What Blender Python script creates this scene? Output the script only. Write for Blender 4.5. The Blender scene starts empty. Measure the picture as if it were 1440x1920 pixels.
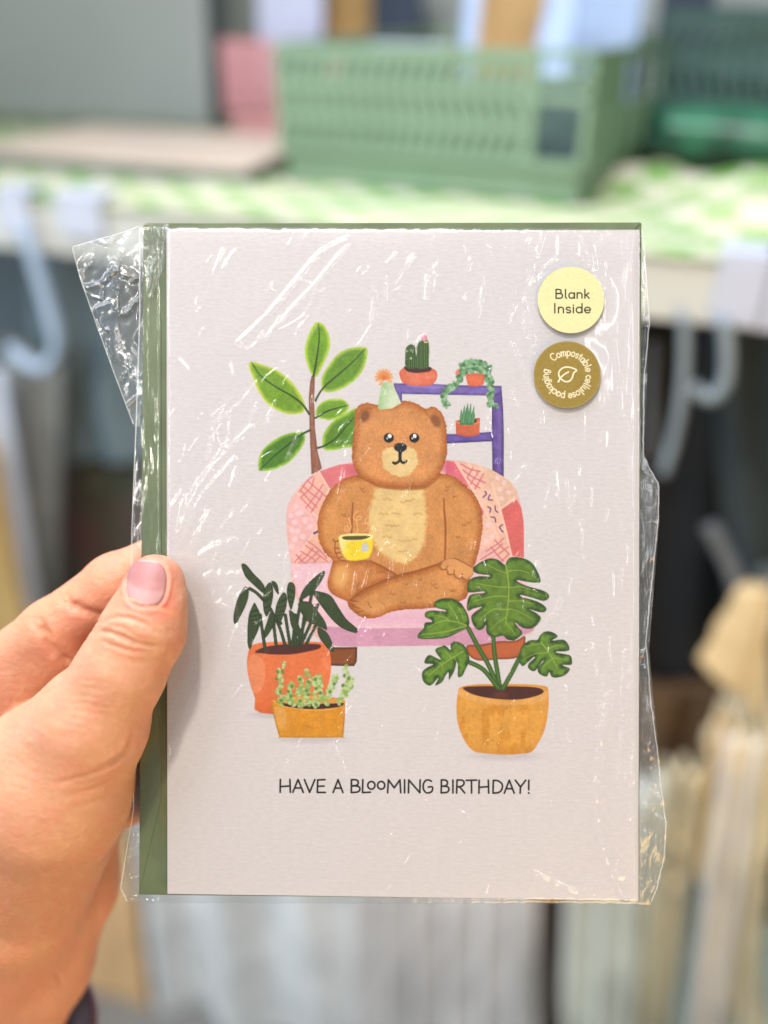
import bpy, math, random
import numpy as np
from mathutils import Vector, Matrix

# ------------------------------------------------------------------ camera, light, exposure
scene = bpy.context.scene
col = scene.collection
PITCH = math.radians(32.0)
CAM = Vector((0.0, 0.0, 1.75))
F_PX = 1600.0            # focal length in photo pixels (photo 1440 x 1920)
S = 0.165                # mm of card per photo pixel
D = F_PX * S             # mm camera to card
FWD = Vector((0, math.cos(PITCH), -math.sin(PITCH)))

cam_data = bpy.data.cameras.new("camera")
cam = bpy.data.objects.new("camera", cam_data)
col.objects.link(cam)
scene.camera = cam
cam.location = CAM
cam.rotation_euler = (math.pi / 2 - PITCH, 0, 0)
cam_data.sensor_fit = 'HORIZONTAL'
cam_data.sensor_width = 36.0
cam_data.lens = F_PX / 1440.0 * 36.0
cam_data.clip_start = 0.01
cam_data.clip_end = 50.0
cam_data.dof.use_dof = True
cam_data.dof.focus_distance = (D - 4.5) / 1000.0
cam_data.dof.aperture_fstop = 3.7

world = bpy.data.worlds.new("World")
scene.world = world
world.use_nodes = True
wb = world.node_tree.nodes["Background"]
wb.inputs[0].default_value = (0.72, 0.86, 1.0, 1)
wb.inputs[1].default_value = 0.20

CARD_M = Matrix.Translation(CAM + FWD * (D / 1000.0)) @ Matrix.Rotation(math.pi / 2 - PITCH, 4, 'X')

def lamp(name, direction, dist, size, power, color, shape='DISK', size_y=None, roll=0.0):
    """an area lamp, placed by its direction from the card (card axes: right, up, towards the camera)"""
    l = bpy.data.lights.new(name, 'AREA')
    l.shape = shape
    l.size = size
    if size_y: l.size_y = size_y
    l.energy = power
    l.color = color
    o = bpy.data.objects.new(name, l)
    col.objects.link(o)
    d = CARD_M.to_3x3() @ Vector(direction).normalized()
    o.location = CARD_M.translation + d * dist
    o.rotation_euler = ((-d).to_track_quat('-Z', 'Y') @ Matrix.Rotation(roll, 3, 'Z').to_quaternion()).to_euler()
    return o

lamp('ceiling_and_glint_spot', (-0.20, 1.05, 0.95), 1.3, 0.09, 12.5, (1.0, 0.84, 0.65))
# further small spots, added and placed so that the cellophane creases glint
for d_, p_, c_ in [((-0.75, 0.48, 1.25), 1.3, (1.0, 0.90, 0.78)), ((-0.90, 0.14, 1.30), 1.0, (1.0, 0.92, 0.82)), ((-0.55, 0.66, 1.15), 1.2, (0.96, 0.97, 1.0)),
                   ((-1.15, 0.42, 1.05), 1.2, (1.0, 0.92, 0.82)), ((-0.60, 0.10, 1.30), 0.9, (1.0, 0.95, 0.88)), ((0.72, 0.14, 1.25), 0.8, (0.95, 0.97, 1.0)), ((0.10, 0.85, 1.25), 1.0, (1.0, 0.96, 0.90)), ((0.75, 0.60, 1.1), 0.4, (1.0, 0.95, 0.88))]:
    lamp('ceiling_and_glint_spot', d_, 1.5, 0.075, p_, c_)
lamp('cool_fill_light', (-0.15, 1.0, 0.12), 0.80, 0.55, 13.0, (0.83, 0.82, 1.0), 'SQUARE')  # added cool fill that tints the upper card lilac
lamp('cool_fill_light', (-0.95, 1.0, 0.85), 2.2, 1.0, 15.0, (0.80, 0.90, 1.0), 'SQUARE')  # added cool fill for the hanging cloths and broad glare on the film
lamp('low_warm_fill', (0.55, -1.0, 0.55), 0.70, 0.45, 4.2, (1.0, 0.62, 0.26), 'SQUARE')  # added warm fill from below for the lower card
lamp('glint_strip_light', (-0.50, 0.72, 1.20), 1.6, 1.3, 4.2, (1.0, 0.96, 0.90), 'RECTANGLE', 0.05, math.radians(20))  # three strips, added so that film creases glint along their length
lamp('glint_strip_light', (-0.72, -0.02, 1.20), 1.6, 0.05, 1.8, (1.0, 0.95, 0.88), 'RECTANGLE', 0.9)
lamp('glint_strip_light', (0.62, 0.06, 1.30), 1.6, 0.05, 2.4, (0.96, 0.97, 1.0), 'RECTANGLE', 1.1)
side = lamp('cool_fill_light', (-1.0, 0.0, 0.0), 1.0, 0.7, 8.0, (0.80, 0.91, 1.0), 'SQUARE')     # added fill aimed at the goods under the shelf
side.location = (-1.35, 0.42, 1.15)
side.rotation_euler = (Vector((0.15, 1.0, 0.75)) - side.location).to_track_quat('-Z', 'Y').to_euler()

scene.view_settings.view_transform = 'Standard'
scene.view_settings.look = 'None'
scene.view_settings.gamma = 1.0
scene.view_settings.exposure = 0.17
scene.view_settings.use_curve_mapping = False
scene.render.engine = 'CYCLES'
scene.cycles.transparent_max_bounces = 24
scene.cycles.max_bounces = 8
scene.cycles.caustics_reflective = False
scene.cycles.caustics_refractive = False

# ------------------------------------------------------------------ helpers
def P(px, py, z=0.0):
    """card-frame point in mm for a spot at photo position (px,py), z mm in front of the card"""
    k = (D - z) / D
    return np.array([(px - 720.0) * S * k, (960.0 - py) * S * k, z])

def lin(c):
    c = np.asarray(c, float) / 255.0
    return np.where(c <= 0.04045, c / 12.92, ((c + 0.055) / 1.055) ** 2.4)

def mesh_obj(name, verts, faces, mat=None, parent=None, smooth=False, scale=0.001, colors=None):
    me = bpy.data.meshes.new(name)
    v = np.asarray(verts, np.float64).reshape(-1, 3) * scale
    if isinstance(faces, np.ndarray):
        nf, k = faces.shape
        me.vertices.add(len(v))
        me.vertices.foreach_set('co', v.astype(np.float32).ravel())
        me.loops.add(nf * k)
        me.loops.foreach_set('vertex_index', faces.astype(np.int32).ravel())
        me.polygons.add(nf)
        me.polygons.foreach_set('loop_start', (np.arange(nf) * k).astype(np.int32))
        me.polygons.foreach_set('loop_total', np.full(nf, k, np.int32))
        me.update(calc_edges=True)
    else:
        me.from_pydata([tuple(p) for p in v], [], faces)
        me.update()
    if smooth:
        me.polygons.foreach_set('use_smooth', np.ones(len(me.polygons), bool))
    if colors is not None:
        a = me.color_attributes.new('Col', 'FLOAT_COLOR', 'POINT')
        c = np.ones((len(v), 4), np.float32)
        c[:, :3] = colors
        a.data.foreach_set('color', c.ravel())
    if mat:
        me.materials.append(mat)
    o = bpy.data.objects.new(name, me)
    col.objects.link(o)
    if parent is not None:
        o.parent = parent
    return o

def empty(name, mat4=None):
    o = bpy.data.objects.new(name, None)
    o.empty_display_size = 0.02
    col.objects.link(o)
    if mat4 is not None:
        o.matrix_world = mat4
    return o

def tag(o, label=None, cat=None, group=None, kind=None):
    if label: o['label'] = label
    if cat: o['category'] = cat
    if group: o['group'] = group
    if kind: o['kind'] = kind
    return o

def smoothcurve(pts, closed=True, n=6):
    p = np.asarray(pts, float)
    N = len(p)
    out = []
    rng = range(N) if closed else range(N - 1)
    for i in rng:
        if closed:
            a, b, c, d = p[(i - 1) % N], p[i], p[(i + 1) % N], p[(i + 2) % N]
        else:
            a, b, c, d = p[max(i - 1, 0)], p[i], p[i + 1], p[min(i + 2, N - 1)]
        for t in np.arange(n) / n:
            out.append(0.5 * ((2 * b) + (-a + c) * t + (2 * a - 5 * b + 4 * c - d) * t * t + (-a + 3 * b - 3 * c + d) * t ** 3))
    if not closed:
        out.append(p[-1])
    return np.array(out)

def hash2(ix, iy, seed):
    h = (ix.astype(np.int64) * 374761393 + iy.astype(np.int64) * 668265263 + seed * 2147483647 // 7) & 0xffffffff
    h = ((h ^ (h >> 13)) * 1274126177) & 0xffffffff
    h = h ^ (h >> 16)
    return (h & 0xffffff) / float(0xffffff)

def vnoise(x, y, seed=0):
    x = np.asarray(x, float); y = np.asarray(y, float)
    ix = np.floor(x); iy = np.floor(y)
    fx = x - ix; fy = y - iy
    fx = fx * fx * fx * (fx * (fx * 6 - 15) + 10); fy = fy * fy * fy * (fy * (fy * 6 - 15) + 10)
    a = hash2(ix, iy, seed); b = hash2(ix + 1, iy, seed)
    c = hash2(ix, iy + 1, seed); d = hash2(ix + 1, iy + 1, seed)
    return (a * (1 - fx) + b * fx) * (1 - fy) + (c * (1 - fx) + d * fx) * fy

def fbm(x, y, seed=0, o=3):
    s = 0; a = 1; t = 0
    for i in range(o):
        s = s + a * vnoise(x * 2 ** i, y * 2 ** i, seed + 17 * i); t += a; a *= 0.5
    return s / t

def sstep(a, b, x):
    t = np.clip((x - a) / (b - a), 0, 1)
    return t * t * (3 - 2 * t)

def sd_poly(X, Y, poly):
    """signed distance, positive inside"""
    d = np.full(X.shape, 1e18)
    inside = np.zeros(X.shape, bool)
    N = len(poly)
    for i in range(N):
        ax, ay = poly[i]; bx, by = poly[(i + 1) % N]
        ex, ey = bx - ax, by - ay
        wx, wy = X - ax, Y - ay
        t = np.clip((wx * ex + wy * ey) / (ex * ex + ey * ey + 1e-12), 0, 1)
        dx, dy = wx - ex * t, wy - ey * t
        d = np.minimum(d, dx * dx + dy * dy)
        c = ((ay > Y) != (by > Y)) & (X < (bx - ax) * (Y - ay) / (by - ay + 1e-12) + ax)
        inside ^= c
    d = np.sqrt(d)
    return np.where(inside, d, -d)

def sd_line(X, Y, pts, w):
    """positive inside a stroke; w = half width or list per point"""
    w = np.full(len(pts), w, float) if np.isscalar(w) else np.asarray(w, float)
    if len(w) != len(pts):
        w = np.interp(np.linspace(0, 1, len(pts)), np.linspace(0, 1, len(w)), w)
    best = np.full(X.shape, -1e9)
    for i in range(len(pts) - 1):
        ax, ay = pts[i]; bx, by = pts[i + 1]
        ex, ey = bx - ax, by - ay
        wx, wy = X - ax, Y - ay
        t = np.clip((wx * ex + wy * ey) / (ex * ex + ey * ey + 1e-12), 0, 1)
        d = np.hypot(wx - ex * t, wy - ey * t)
        best = np.maximum(best, w[i] * (1 - t) + w[i + 1] * t - d)
    return best

class Paint:
    """print colours on scattered points; positions in photo pixels, colours as sRGB 0-255"""
    def __init__(self, X, Y, base):
        self.X = X; self.Y = Y
        self.c = np.empty(X.shape + (3,)); self.c[:] = base
        self.lab = np.zeros(X.shape, int)
    def _idx(self, pts, m):
        pts = np.asarray(pts)
        x0, y0 = pts.min(0) - m; x1, y1 = pts.max(0) + m
        return np.nonzero((self.X > x0) & (self.X < x1) & (self.Y > y0) & (self.Y < y1))
    def _blend(self, ix, a, c, label):
        a = a[..., None]
        self.c[ix] = self.c[ix] * (1 - a) + c * a
        if label is not None:
            L = self.lab[ix]; L[a[..., 0] > 0.5] = label; self.lab[ix] = L
    def fill(self, pts, c, label=None, smooth=True, soft=0.7, edge=None, ew=6, wob=0, alpha=1.0, tex=0.05, n=6, fn=None, seed=1):
        poly = smoothcurve(pts, True, n) if smooth else np.asarray(pts, float)
        ix = self._idx(poly, soft + wob + 2)
        X, Y = self.X[ix], self.Y[ix]
        if X.size == 0: return
        d = sd_poly(X, Y, poly)
        if wob: d = d + wob * (vnoise(X / 3.0, Y / 3.0, seed) - 0.5) * 2
        a = sstep(-soft, soft, d) * alpha
        cc = np.empty(X.shape + (3,)); cc[:] = c
        if edge is not None:
            e = (1 - sstep(0, ew, d))[..., None]
            cc = cc * (1 - e) + np.asarray(edge, float) * e
        if fn is not None: cc = fn(X, Y, d, cc)
        if tex: cc = cc * (1 + tex * 2 * (fbm(X / 3.2, Y / 3.2, seed + 5) - 0.5) + tex * 2.0 * (fbm(X / 22, Y / 22, seed + 9) - 0.5))[..., None]
        self._blend(ix, a, cc, label)
    def line(self, pts, c, w=1.5, label=None, soft=0.6, alpha=1.0, smooth=True, n=5):
        p = smoothcurve(pts, False, n) if (smooth and len(pts) > 2) else np.asarray(pts, float)
        ww = max(w) if not np.isscalar(w) else w
        ix = self._idx(p, ww + soft + 2)
        X, Y = self.X[ix], self.Y[ix]
        if X.size == 0: return
        d = sd_line(X, Y, p, w)
        cc = np.empty(X.shape + (3,)); cc[:] = c
        self._blend(ix, sstep(-soft, soft, d) * alpha, cc, label)
    def blob(self, cx, cy, rx, ry, c, rot=0, label=None, soft=0.15, alpha=1.0):
        r = max(rx, ry) * (1 + soft) + 2
        ix = self._idx([(cx - r, cy - r), (cx + r, cy + r)], 0)
        X, Y = self.X[ix] - cx, self.Y[ix] - cy
        if X.size == 0: return
        a = math.radians(rot); ca, sa = math.cos(a), math.sin(a)
        u = (X * ca + Y * sa) / rx; v = (-X * sa + Y * ca) / ry
        q = np.sqrt(u * u + v * v)
        cc = np.empty(X.shape + (3,)); cc[:] = c
        self._blend(ix, (1 - sstep(1 - soft, 1 + soft, q)) * alpha, cc, label)

PAPER = np.array([214, 206, 205.0])
def pigment(c, white=0.485):
    """seen print colour -> paper base colour"""
    return np.clip((lin(c) / lin(PAPER)) ** 1.06 * white * np.array([.985, .965, 1.02]), 0.003, 0.95)

# ------------------------------------------------------------------ materials
def new_mat(name):
    m = bpy.data.materials.new(name); m.use_nodes = True
    return m, m.node_tree, m.node_tree.nodes["Principled BSDF"]

def simple_mat(name, c, rough=0.5, noise=0.12, nscale=30.0, bump=0.0, bscale=200.0, c2=None, sheen=0.0, metallic=0.0):
    m, nt, b = new_mat(name)
    N = nt.nodes; L = nt.links
    tc = N.new('ShaderNodeTexCoord')
    nz = N.new('ShaderNodeTexNoise'); nz.inputs['Scale'].default_value = nscale; nz.inputs['Detail'].default_value = 4
    L.new(tc.outputs['Object'], nz.inputs['Vector'])
    cr = N.new('ShaderNodeMix'); cr.data_type = 'RGBA'
    c = np.asarray(c, float)
    hi = np.asarray(c2, float) if c2 is not None else np.clip(c * (1 + noise), 0, 1)
    lo = c * (1 - noise)
    cr.inputs[6].default_value = (*lo, 1); cr.inputs[7].default_value = (*hi, 1)
    mr = N.new('ShaderNodeMapRange'); mr.inputs[1].default_value = 0.35; mr.inputs[2].default_value = 0.65
    L.new(nz.outputs[0], mr.inputs[0]); L.new(mr.outputs[0], cr.inputs[0])
    L.new(cr.outputs[2], b.inputs['Base Color'])
    b.inputs['Roughness'].default_value = rough
    b.inputs['Metallic'].default_value = metallic
    if sheen: b.inputs['Sheen Weight'].default_value = sheen
    if bump:
        n2 = N.new('ShaderNodeTexNoise'); n2.inputs['Scale'].default_value = bscale; n2.inputs['Detail'].default_value = 3
        L.new(tc.outputs['Object'], n2.inputs['Vector'])
        bp = N.new('ShaderNodeBump'); bp.inputs['Strength'].default_value = 0.6; bp.inputs['Distance'].default_value = bump
        L.new(n2.outputs[0], bp.inputs['Height']); L.new(bp.outputs[0], b.inputs['Normal'])
    return m

def print_mat(name, rough=0.65, bump=0.00012, spec=0.15):
    m, nt, b = new_mat(name)
    N = nt.nodes; L = nt.links
    at = N.new('ShaderNodeAttribute'); at.attribute_name = 'Col'
    tc = N.new('ShaderNodeTexCoord')
    nz = N.new('ShaderNodeTexNoise'); nz.inputs['Scale'].default_value = 900; nz.inputs['Detail'].default_value = 5
    mp = N.new('ShaderNodeMapping'); mp.inputs['Scale'].default_value = (0.55, 1.3, 1)
    L.new(tc.outputs['Object'], mp.inputs['Vector']); L.new(mp.outputs[0], nz.inputs['Vector'])
    mr = N.new('ShaderNodeMapRange'); mr.inputs[1].default_value = 0.3; mr.inputs[2].default_value = 0.7
    mr.inputs[3].default_value = 0.955; mr.inputs[4].default_value = 1.04
    L.new(nz.outputs[0], mr.inputs[0])
    mx = N.new('ShaderNodeVectorMath'); mx.operation = 'MULTIPLY'
    L.new(at.outputs['Color'], mx.inputs[0]); L.new(mr.outputs[0], mx.inputs[1])
    L.new(mx.outputs[0], b.inputs['Base Color'])
    b.inputs['Roughness'].default_value = rough
    b.inputs['Specular IOR Level'].default_value = spec
    bp = N.new('ShaderNodeBump'); bp.inputs['Strength'].default_value = 0.55; bp.inputs['Distance'].default_value = bump
    L.new(nz.outputs[0], bp.inputs['Height']); L.new(bp.outputs[0], b.inputs['Normal'])
    return m

M_PRINT = print_mat('printed_paper')

# ------------------------------------------------------------------ the greeting card
card = empty('greeting_card', CARD_M)
tag(card, 'lilac white greeting card with a printed bear in a pink armchair among potted plants', 'greeting card')

def grid_pts(x0, x1, y0, y1, pitch):
    nx = int(round((x1 - x0) / pitch)) + 1; ny = int(round((y1 - y0) / pitch)) + 1
    xs = np.linspace(x0, x1, nx); ys = np.linspace(y0, y1, ny)
    X, Y = np.meshgrid(xs, ys)
    return X, Y, nx, ny

def grid_faces(nx, ny):
    i = np.arange(nx - 1)[None, :] + nx * np.arange(ny - 1)[:, None]
    return np.stack([i, i + nx, i + nx + 1, i + 1], -1)       # y runs down the photo -> normals face the camera

AX0, AX1, AY0, AY1 = 430.0, 1081.0, 594.0, 1428.0
GX, GY, gnx, gny = grid_pts(AX0, AX1, AY0, AY1, 1.15)
A = Paint(GX, GY, PAPER)
LB = dict(paper=0, chair=1, bear=2, cup=3, hat=4, rack=5, tree=6, cactus=7, trailing=8, aloe=9, darkplant=10, yellowpot=11, monstera=12)
def z(s, ox, oy, pts): return [(ox + x / s, oy + y / s) for x, y in pts]
def z1(p): return z(4.5, 440, 580, p)
def z2(p): return z(4.5, 640, 600, p)
def z3(p): return z(4.235, 580, 780, p)
def z4(p): return z(5.19, 430, 1030, p)
def z5(p): return z(4.364, 760, 1020, p)
def z6(p): return z(8.0, 820, 840, p)
def zA(p): return z(8.0, 560, 840, p)
def z8(p): return z(3.064, 530, 860, p)

# faint printed floor shadows under the pots (part of the artwork)
for (cx, cy, rx, ry) in [(510, 1341, 40, 6), (588, 1387, 62, 7), (945, 1418, 62, 8)]:
    A.blob(cx, cy, rx, ry, (188, 178, 182), soft=0.55, alpha=0.6)

# --- rack
RK = LB['rack']
def rackfn(X, Y, d, cc):
    k = sstep(0, 6, d)[..., None]
    n = fbm(X / 9, Y / 9, 3)[..., None]
    return cc * (0.80 + 0.26 * k) + (n - 0.5) * 30
A.fill(z2([(440, 533), (760, 540), (1000, 550), (1352, 556), (1354, 640), (900, 632), (512, 624), (512, 720), (470, 700)]), (112, 92, 158), RK, smooth=False, fn=rackfn)
A.line(z2([(560, 552), (760, 562), (860, 560)]), (150, 130, 190), [2, 4, 2], alpha=0.6)
A.fill(z2([(1272, 640), (1354, 600), (1366, 760), (1372, 1000), (1370, 1322), (1275, 1280), (1268, 900)]), (98, 74, 142), RK, smooth=False, fn=rackfn)
A.line(z2([(1330, 700), (1335, 950), (1330, 1250)]), (125, 102, 168), [2, 4, 3], alpha=0.5, soft=2)
A.fill(z2([(870, 962), (1050, 962), (1278, 942), (1278, 1020), (1080, 1032), (880, 1042)]), (100, 78, 148), RK, smooth=False, fn=rackfn)
A.line(z2([(890, 1038), (1080, 1028), (1278, 1018)]), (62, 42, 110), 1.1, alpha=0.8)

# --- cactus
CA = LB['cactus']
def potfn(dark, hi):
    def f(X, Y, d, cc):
        e = (1 - sstep(0, 7, d))[..., None]
        cc = cc * (1 - e * 0.55) + np.asarray(dark, float) * e * 0.55
        n = sstep(0.5, 0.75, fbm(X / 11, Y / 11, 7))[..., None]
        return cc * (1 - n * 0.5) + np.asarray(hi, float) * n * 0.5
    return f
A.fill(z2([(495, 430), (492, 470), (520, 530), (600, 553), (740, 553), (792, 520), (810, 470), (795, 425), (730, 395), (640, 385), (560, 382)]), (216, 112, 82), CA, fn=potfn((196, 88, 62), (226, 142, 112)))
A.fill(z2([(528, 400), (560, 390), (650, 395), (745, 396), (762, 412), (740, 435), (640, 446), (560, 435)]), (64, 36, 34), CA)
def cactfn(X, Y, d, cc):
    s = 0.5 + 0.5 * np.sin(X * 1.55)
    return cc * (0.85 + 0.12 * s)[..., None] + (sstep(0.75, 1, s) * 38)[..., None] * np.array([.9, 1, .7])
A.fill(z2([(545, 395), (540, 300), (545, 240), (575, 208), (610, 212), (625, 250), (630, 400)]), (62, 88, 40), CA, fn=cactfn)
A.fill(z2([(630, 400), (636, 280), (640, 220), (665, 175), (700, 165), (735, 180), (742, 260), (738, 330), (730, 400)]), (64, 92, 42), CA, fn=cactfn)
for x, y in [(736, 210), (738, 250), (735, 290), (738, 320), (545, 280), (548, 330), (632, 240)]:
    A.blob(*z2([(x, y)])[0], 1.0, 1.0, (120, 150, 90), soft=.5)
A.blob(795.5, 633.5, 5.5, 6.5, (226, 152, 168), label=CA, soft=.25); A.blob(793, 630, 2.4, 3, (240, 190, 198)); A.blob(799, 634, 2.2, 4, (205, 120, 145), alpha=.6)
A.line([(796, 642), (803, 641)], (190, 200, 120), 1.2)
A.fill(z2([(545, 255), (560, 255), (552, 275)]), (200, 205, 165), None, smooth=False)
A.fill(z2([(575, 330), (590, 308), (596, 330)]), (205, 208, 165), None, smooth=False)

# --- trailing plant on the rack
TR = LB['trailing']
A.blob(863, 700, 9, 9, (214, 128, 98), label=TR, soft=.15)
A.fill(z2([(1045, 455), (1130, 448), (1215, 455), (1200, 545), (1150, 560), (1070, 558), (1055, 500)]), (218, 112, 76), TR, smooth=False, fn=potfn((196, 88, 58), (228, 138, 106)))
rs = random.Random(4)
def beads(path, n, w, r, pal, lab):
    p = smoothcurve(path, False, 10)
    for i in range(n):
        q = p[min(int(rs.random() * len(p)), len(p) - 1)]
        a = rs.random() * 6.28; d = rs.random() ** 0.6 * w
        rr = r * rs.uniform(.75, 1.2)
        A.blob(q[0] + d * math.cos(a), q[1] + d * math.sin(a), rr, rr * rs.uniform(.7, 1), pal[rs.randrange(len(pal))], rot=rs.uniform(0, 180), label=lab, soft=.25, alpha=.9)
pal_t = [(118, 158, 112), (146, 182, 142), (92, 134, 90), (130, 170, 128), (72, 112, 72), (160, 192, 158)]
beads([(868, 690), (880, 684), (900, 684), (914, 692)], 130, 9, 4.0, pal_t, TR)
beads([(874, 698), (890, 692), (908, 696)], 40, 5, 3.8, pal_t, TR)
beads([(868, 695), (861, 712), (850, 724), (838, 732), (834, 745), (838, 760)], 110, 6, 3.4, pal_t, TR)
beads([(914, 695), (917, 712), (921, 728), (919, 745), (922, 762)], 95, 6.5, 3.5, pal_t, TR)
beads([(926, 757), (930, 765)], 16, 4, 3.2, pal_t, TR)
for x, y in [(1180, 348), (1240, 395), (1222, 470), (1280, 525), (1020, 385), (1120, 375)]:
    A.blob(*z2([(x, y)])[0], 3, 2.6, (72, 116, 78), soft=.3)

# --- aloe
AL = LB['aloe']
A.fill(z2([(965, 850), (985, 845), (1140, 828), (1170, 825), (1168, 900), (1165, 965), (1110, 982), (1050, 985), (968, 965)]), (206, 104, 66), AL, smooth=False, fn=potfn((176, 76, 44), (222, 132, 96)))
A.fill(z2([(985, 850), (1010, 862), (1090, 880), (1140, 868), (1142, 832), (1060, 850)]), (70, 34, 26), AL, smooth=False)
A.line(z2([(968, 856), (1000, 872), (1080, 884), (1165, 862)]), (226, 138, 98), 1.1, AL)
for bx, tx, ty, w in [(865, 865, 768, 3.2), (868, 871, 761, 3.2), (873, 875, 763, 3), (877, 877, 757, 3.4), (880, 883, 757, 3.2), (884, 889, 762, 3.2), (886, 890, 776, 2.6)]:
    A.line([(bx, 794), ((bx + tx) / 2, (794 + ty) / 2), (tx, ty)], (70, 122, 80), [w, w * .8, .5], AL)
    A.line([(bx + .6, 792), (tx + .3, ty + 4)], (128, 172, 128), [1.2, .4], AL, alpha=.8)

# --- foliage plant (left of the bear)
TE = LB['tree']
def stemfn(X, Y, d, cc):
    return cc * (0.86 + 0.2 * sstep(0, 4, d))[..., None] + ((fbm(X / 3, Y / 14, 5) - .5) * 36)[..., None]
A.fill(z1([(650, 560), (680, 562), (675, 600), (672, 800), (678, 1000), (700, 1200), (737, 1342), (700, 1370), (648, 1392), (640, 1200), (632, 1000), (625, 750), (636, 620)]), (142, 92, 70), TE, smooth=False, fn=stemfn)
def leaf(pts, mid, inner, outer, ew=9, vein=(42, 72, 18)):
    def f(X, Y, d, cc):
        n = fbm(X / 7, Y / 7, 21)
        e = sstep(0, ew, d + (n - .5) * 6)[..., None]
        c = np.asarray(outer, float) * (1 - e) + cc * e
        return c * (0.92 + 0.2 * n)[..., None]
    A.fill(z1(pts), inner, TE, fn=f, tex=.06)
    # glow of lighter print at the very edge is the outer colour; the midrib on top
    A.line(z1(mid), vein, [0.7, 1.3, 1.7, 2.0], TE)
leaf([(700, 105), (760, 140), (800, 230), (802, 330), (755, 450), (690, 570), (650, 550), (600, 430), (592, 330), (620, 220), (660, 140)], [(708, 120), (712, 260), (690, 430), (665, 565)], (108, 148, 26), (176, 198, 72))
leaf([(1095, 318), (1122, 345), (1110, 440), (1060, 550), (960, 640), (840, 695), (755, 695), (730, 640), (740, 560), (800, 460), (880, 370), (980, 325)], [(1100, 335), (1000, 440), (900, 530), (780, 630), (720, 700), (680, 775)], (98, 138, 30), (170, 195, 76))
leaf([(135, 440), (230, 465), (350, 510), (460, 590), (540, 690), (592, 790), (585, 860), (510, 885), (400, 870), (280, 800), (200, 690), (160, 590), (120, 490)], [(145, 450), (220, 560), (340, 650), (480, 730), (570, 800), (630, 885)], (112, 150, 28), (188, 200, 74))
leaf([(850, 752), (920, 762), (965, 810), (950, 860), (880, 910), (800, 935), (730, 922), (682, 890), (700, 820), (760, 770)], [(955, 810), (860, 835), (770, 865), (680, 918)], (110, 150, 36), (176, 198, 84), 6)
leaf([(1035, 850), (930, 880), (830, 940), (760, 1030), (740, 1100), (750, 1180), (830, 1190), (920, 1170), (1030, 1130)], [(1010, 910), (930, 1000), (850, 1090), (760, 1150), (700, 1170)], (90, 132, 28), (164, 194, 72))
leaf([(590, 1050), (560, 1035), (460, 1045), (350, 1090), (250, 1170), (205, 1250), (200, 1340), (225, 1365), (340, 1350), (460, 1290), (550, 1190), (592, 1110)], [(215, 1355), (330, 1240), (430, 1160), (540, 1070), (635, 1020)], (74, 118, 24), (150, 186, 62), 8, (34, 70, 24))
for cx, cy, rx, ry, ro in [(552, 1120, 0, 0, 0)]:
    pass

# --- armchair
CH = LB['chair']
base = [(548, 1095), (545, 1056), (538, 1000), (538, 955), (552, 925), (579, 896), (600, 883), (637, 871.4), (667, 868), (750, 866), (836, 863), (876, 866.5), (921, 881), (954, 902), (974, 935), (982, 990), (982, 1060), (985, 1100), (1000, 1160), (1001, 1182), (980, 1192), (900, 1208), (640, 1212), (600, 1200), (575, 1170)]
A.fill(base, (228, 176, 168), CH, n=3, tex=.04)
A.fill([(598, 884), (637, 871), (667, 868), (680, 880), (668, 897), (640, 905), (617, 917)], (216, 118, 122), CH, smooth=False, tex=.05)
A.blob(672, 880, 22, 10, (198, 84, 112), alpha=.5, soft=.6)
A.fill([(555, 921), (580, 897), (598, 885), (617, 917), (600, 962), (596, 975), (561, 932)], (232, 178, 158), CH, smooth=False)
A.fill([(538, 955), (552, 926), (592, 975), (598, 1000), (552, 1048), (543, 1045), (538, 1000)], (232, 178, 172), CH, smooth=False, tex=.05)
A.fill([(552, 1050), (598, 985), (604, 1030), (622, 1052), (612, 1058), (553, 1058)], (232, 178, 156), CH, smooth=False)
A.fill([(836, 863), (854, 866), (880, 905), (912, 962), (905, 968), (880, 915), (850, 893), (836, 890)], (218, 112, 122), CH, smooth=False)
A.blob(840, 876, 13, 10, (204, 86, 120), alpha=.6, soft=.6)
A.fill(z6([(275, 210), (480, 220), (600, 270), (700, 430), (840, 640), (950, 900), (1060, 1300), (1110, 1620), (960, 1680), (600, 1300), (700, 960), (520, 640)]), (230, 182, 158), CH, smooth=False, tex=.06)
A.fill(z6([(480, 220), (830, 335), (1090, 500), (1190, 640), (1215, 745), (1150, 780), (950, 900), (840, 640), (700, 430)]), (226, 184, 158), CH, smooth=False, tex=.06)
A.fill(z6([(960, 920), (1190, 770), (1260, 900), (1295, 1100), (1300, 1640), (1120, 1620), (1060, 1300)]), (214, 104, 100), CH, smooth=False, tex=.05)
A.fill(z6([(690, 960), (730, 1010), (860, 1200), (900, 1340), (640, 1560), (560, 1700), (660, 1300)]), (232, 186, 166), CH, smooth=False, tex=.05)
for a, b in [((555, 921), (598, 975)), ((617, 917), (600, 962)), ((598, 884), (617, 917)), ((598, 985), (552, 1052)), ((854, 866), (912, 962)), ((938, 955), (966, 933)), ((938, 955), (960, 1045)), ((876, 866), (905, 915)), ((912, 962), (935, 1010)), ((922, 905), (938, 955))]:
    A.line([a, b], (240, 200, 180), 1.6, alpha=.8)
rose = (206, 112, 128)
def hatch(lines, w=1.3, al=.85):
    for l in lines: A.line(zl(l), rose, w, alpha=al)
zl = zA
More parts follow.
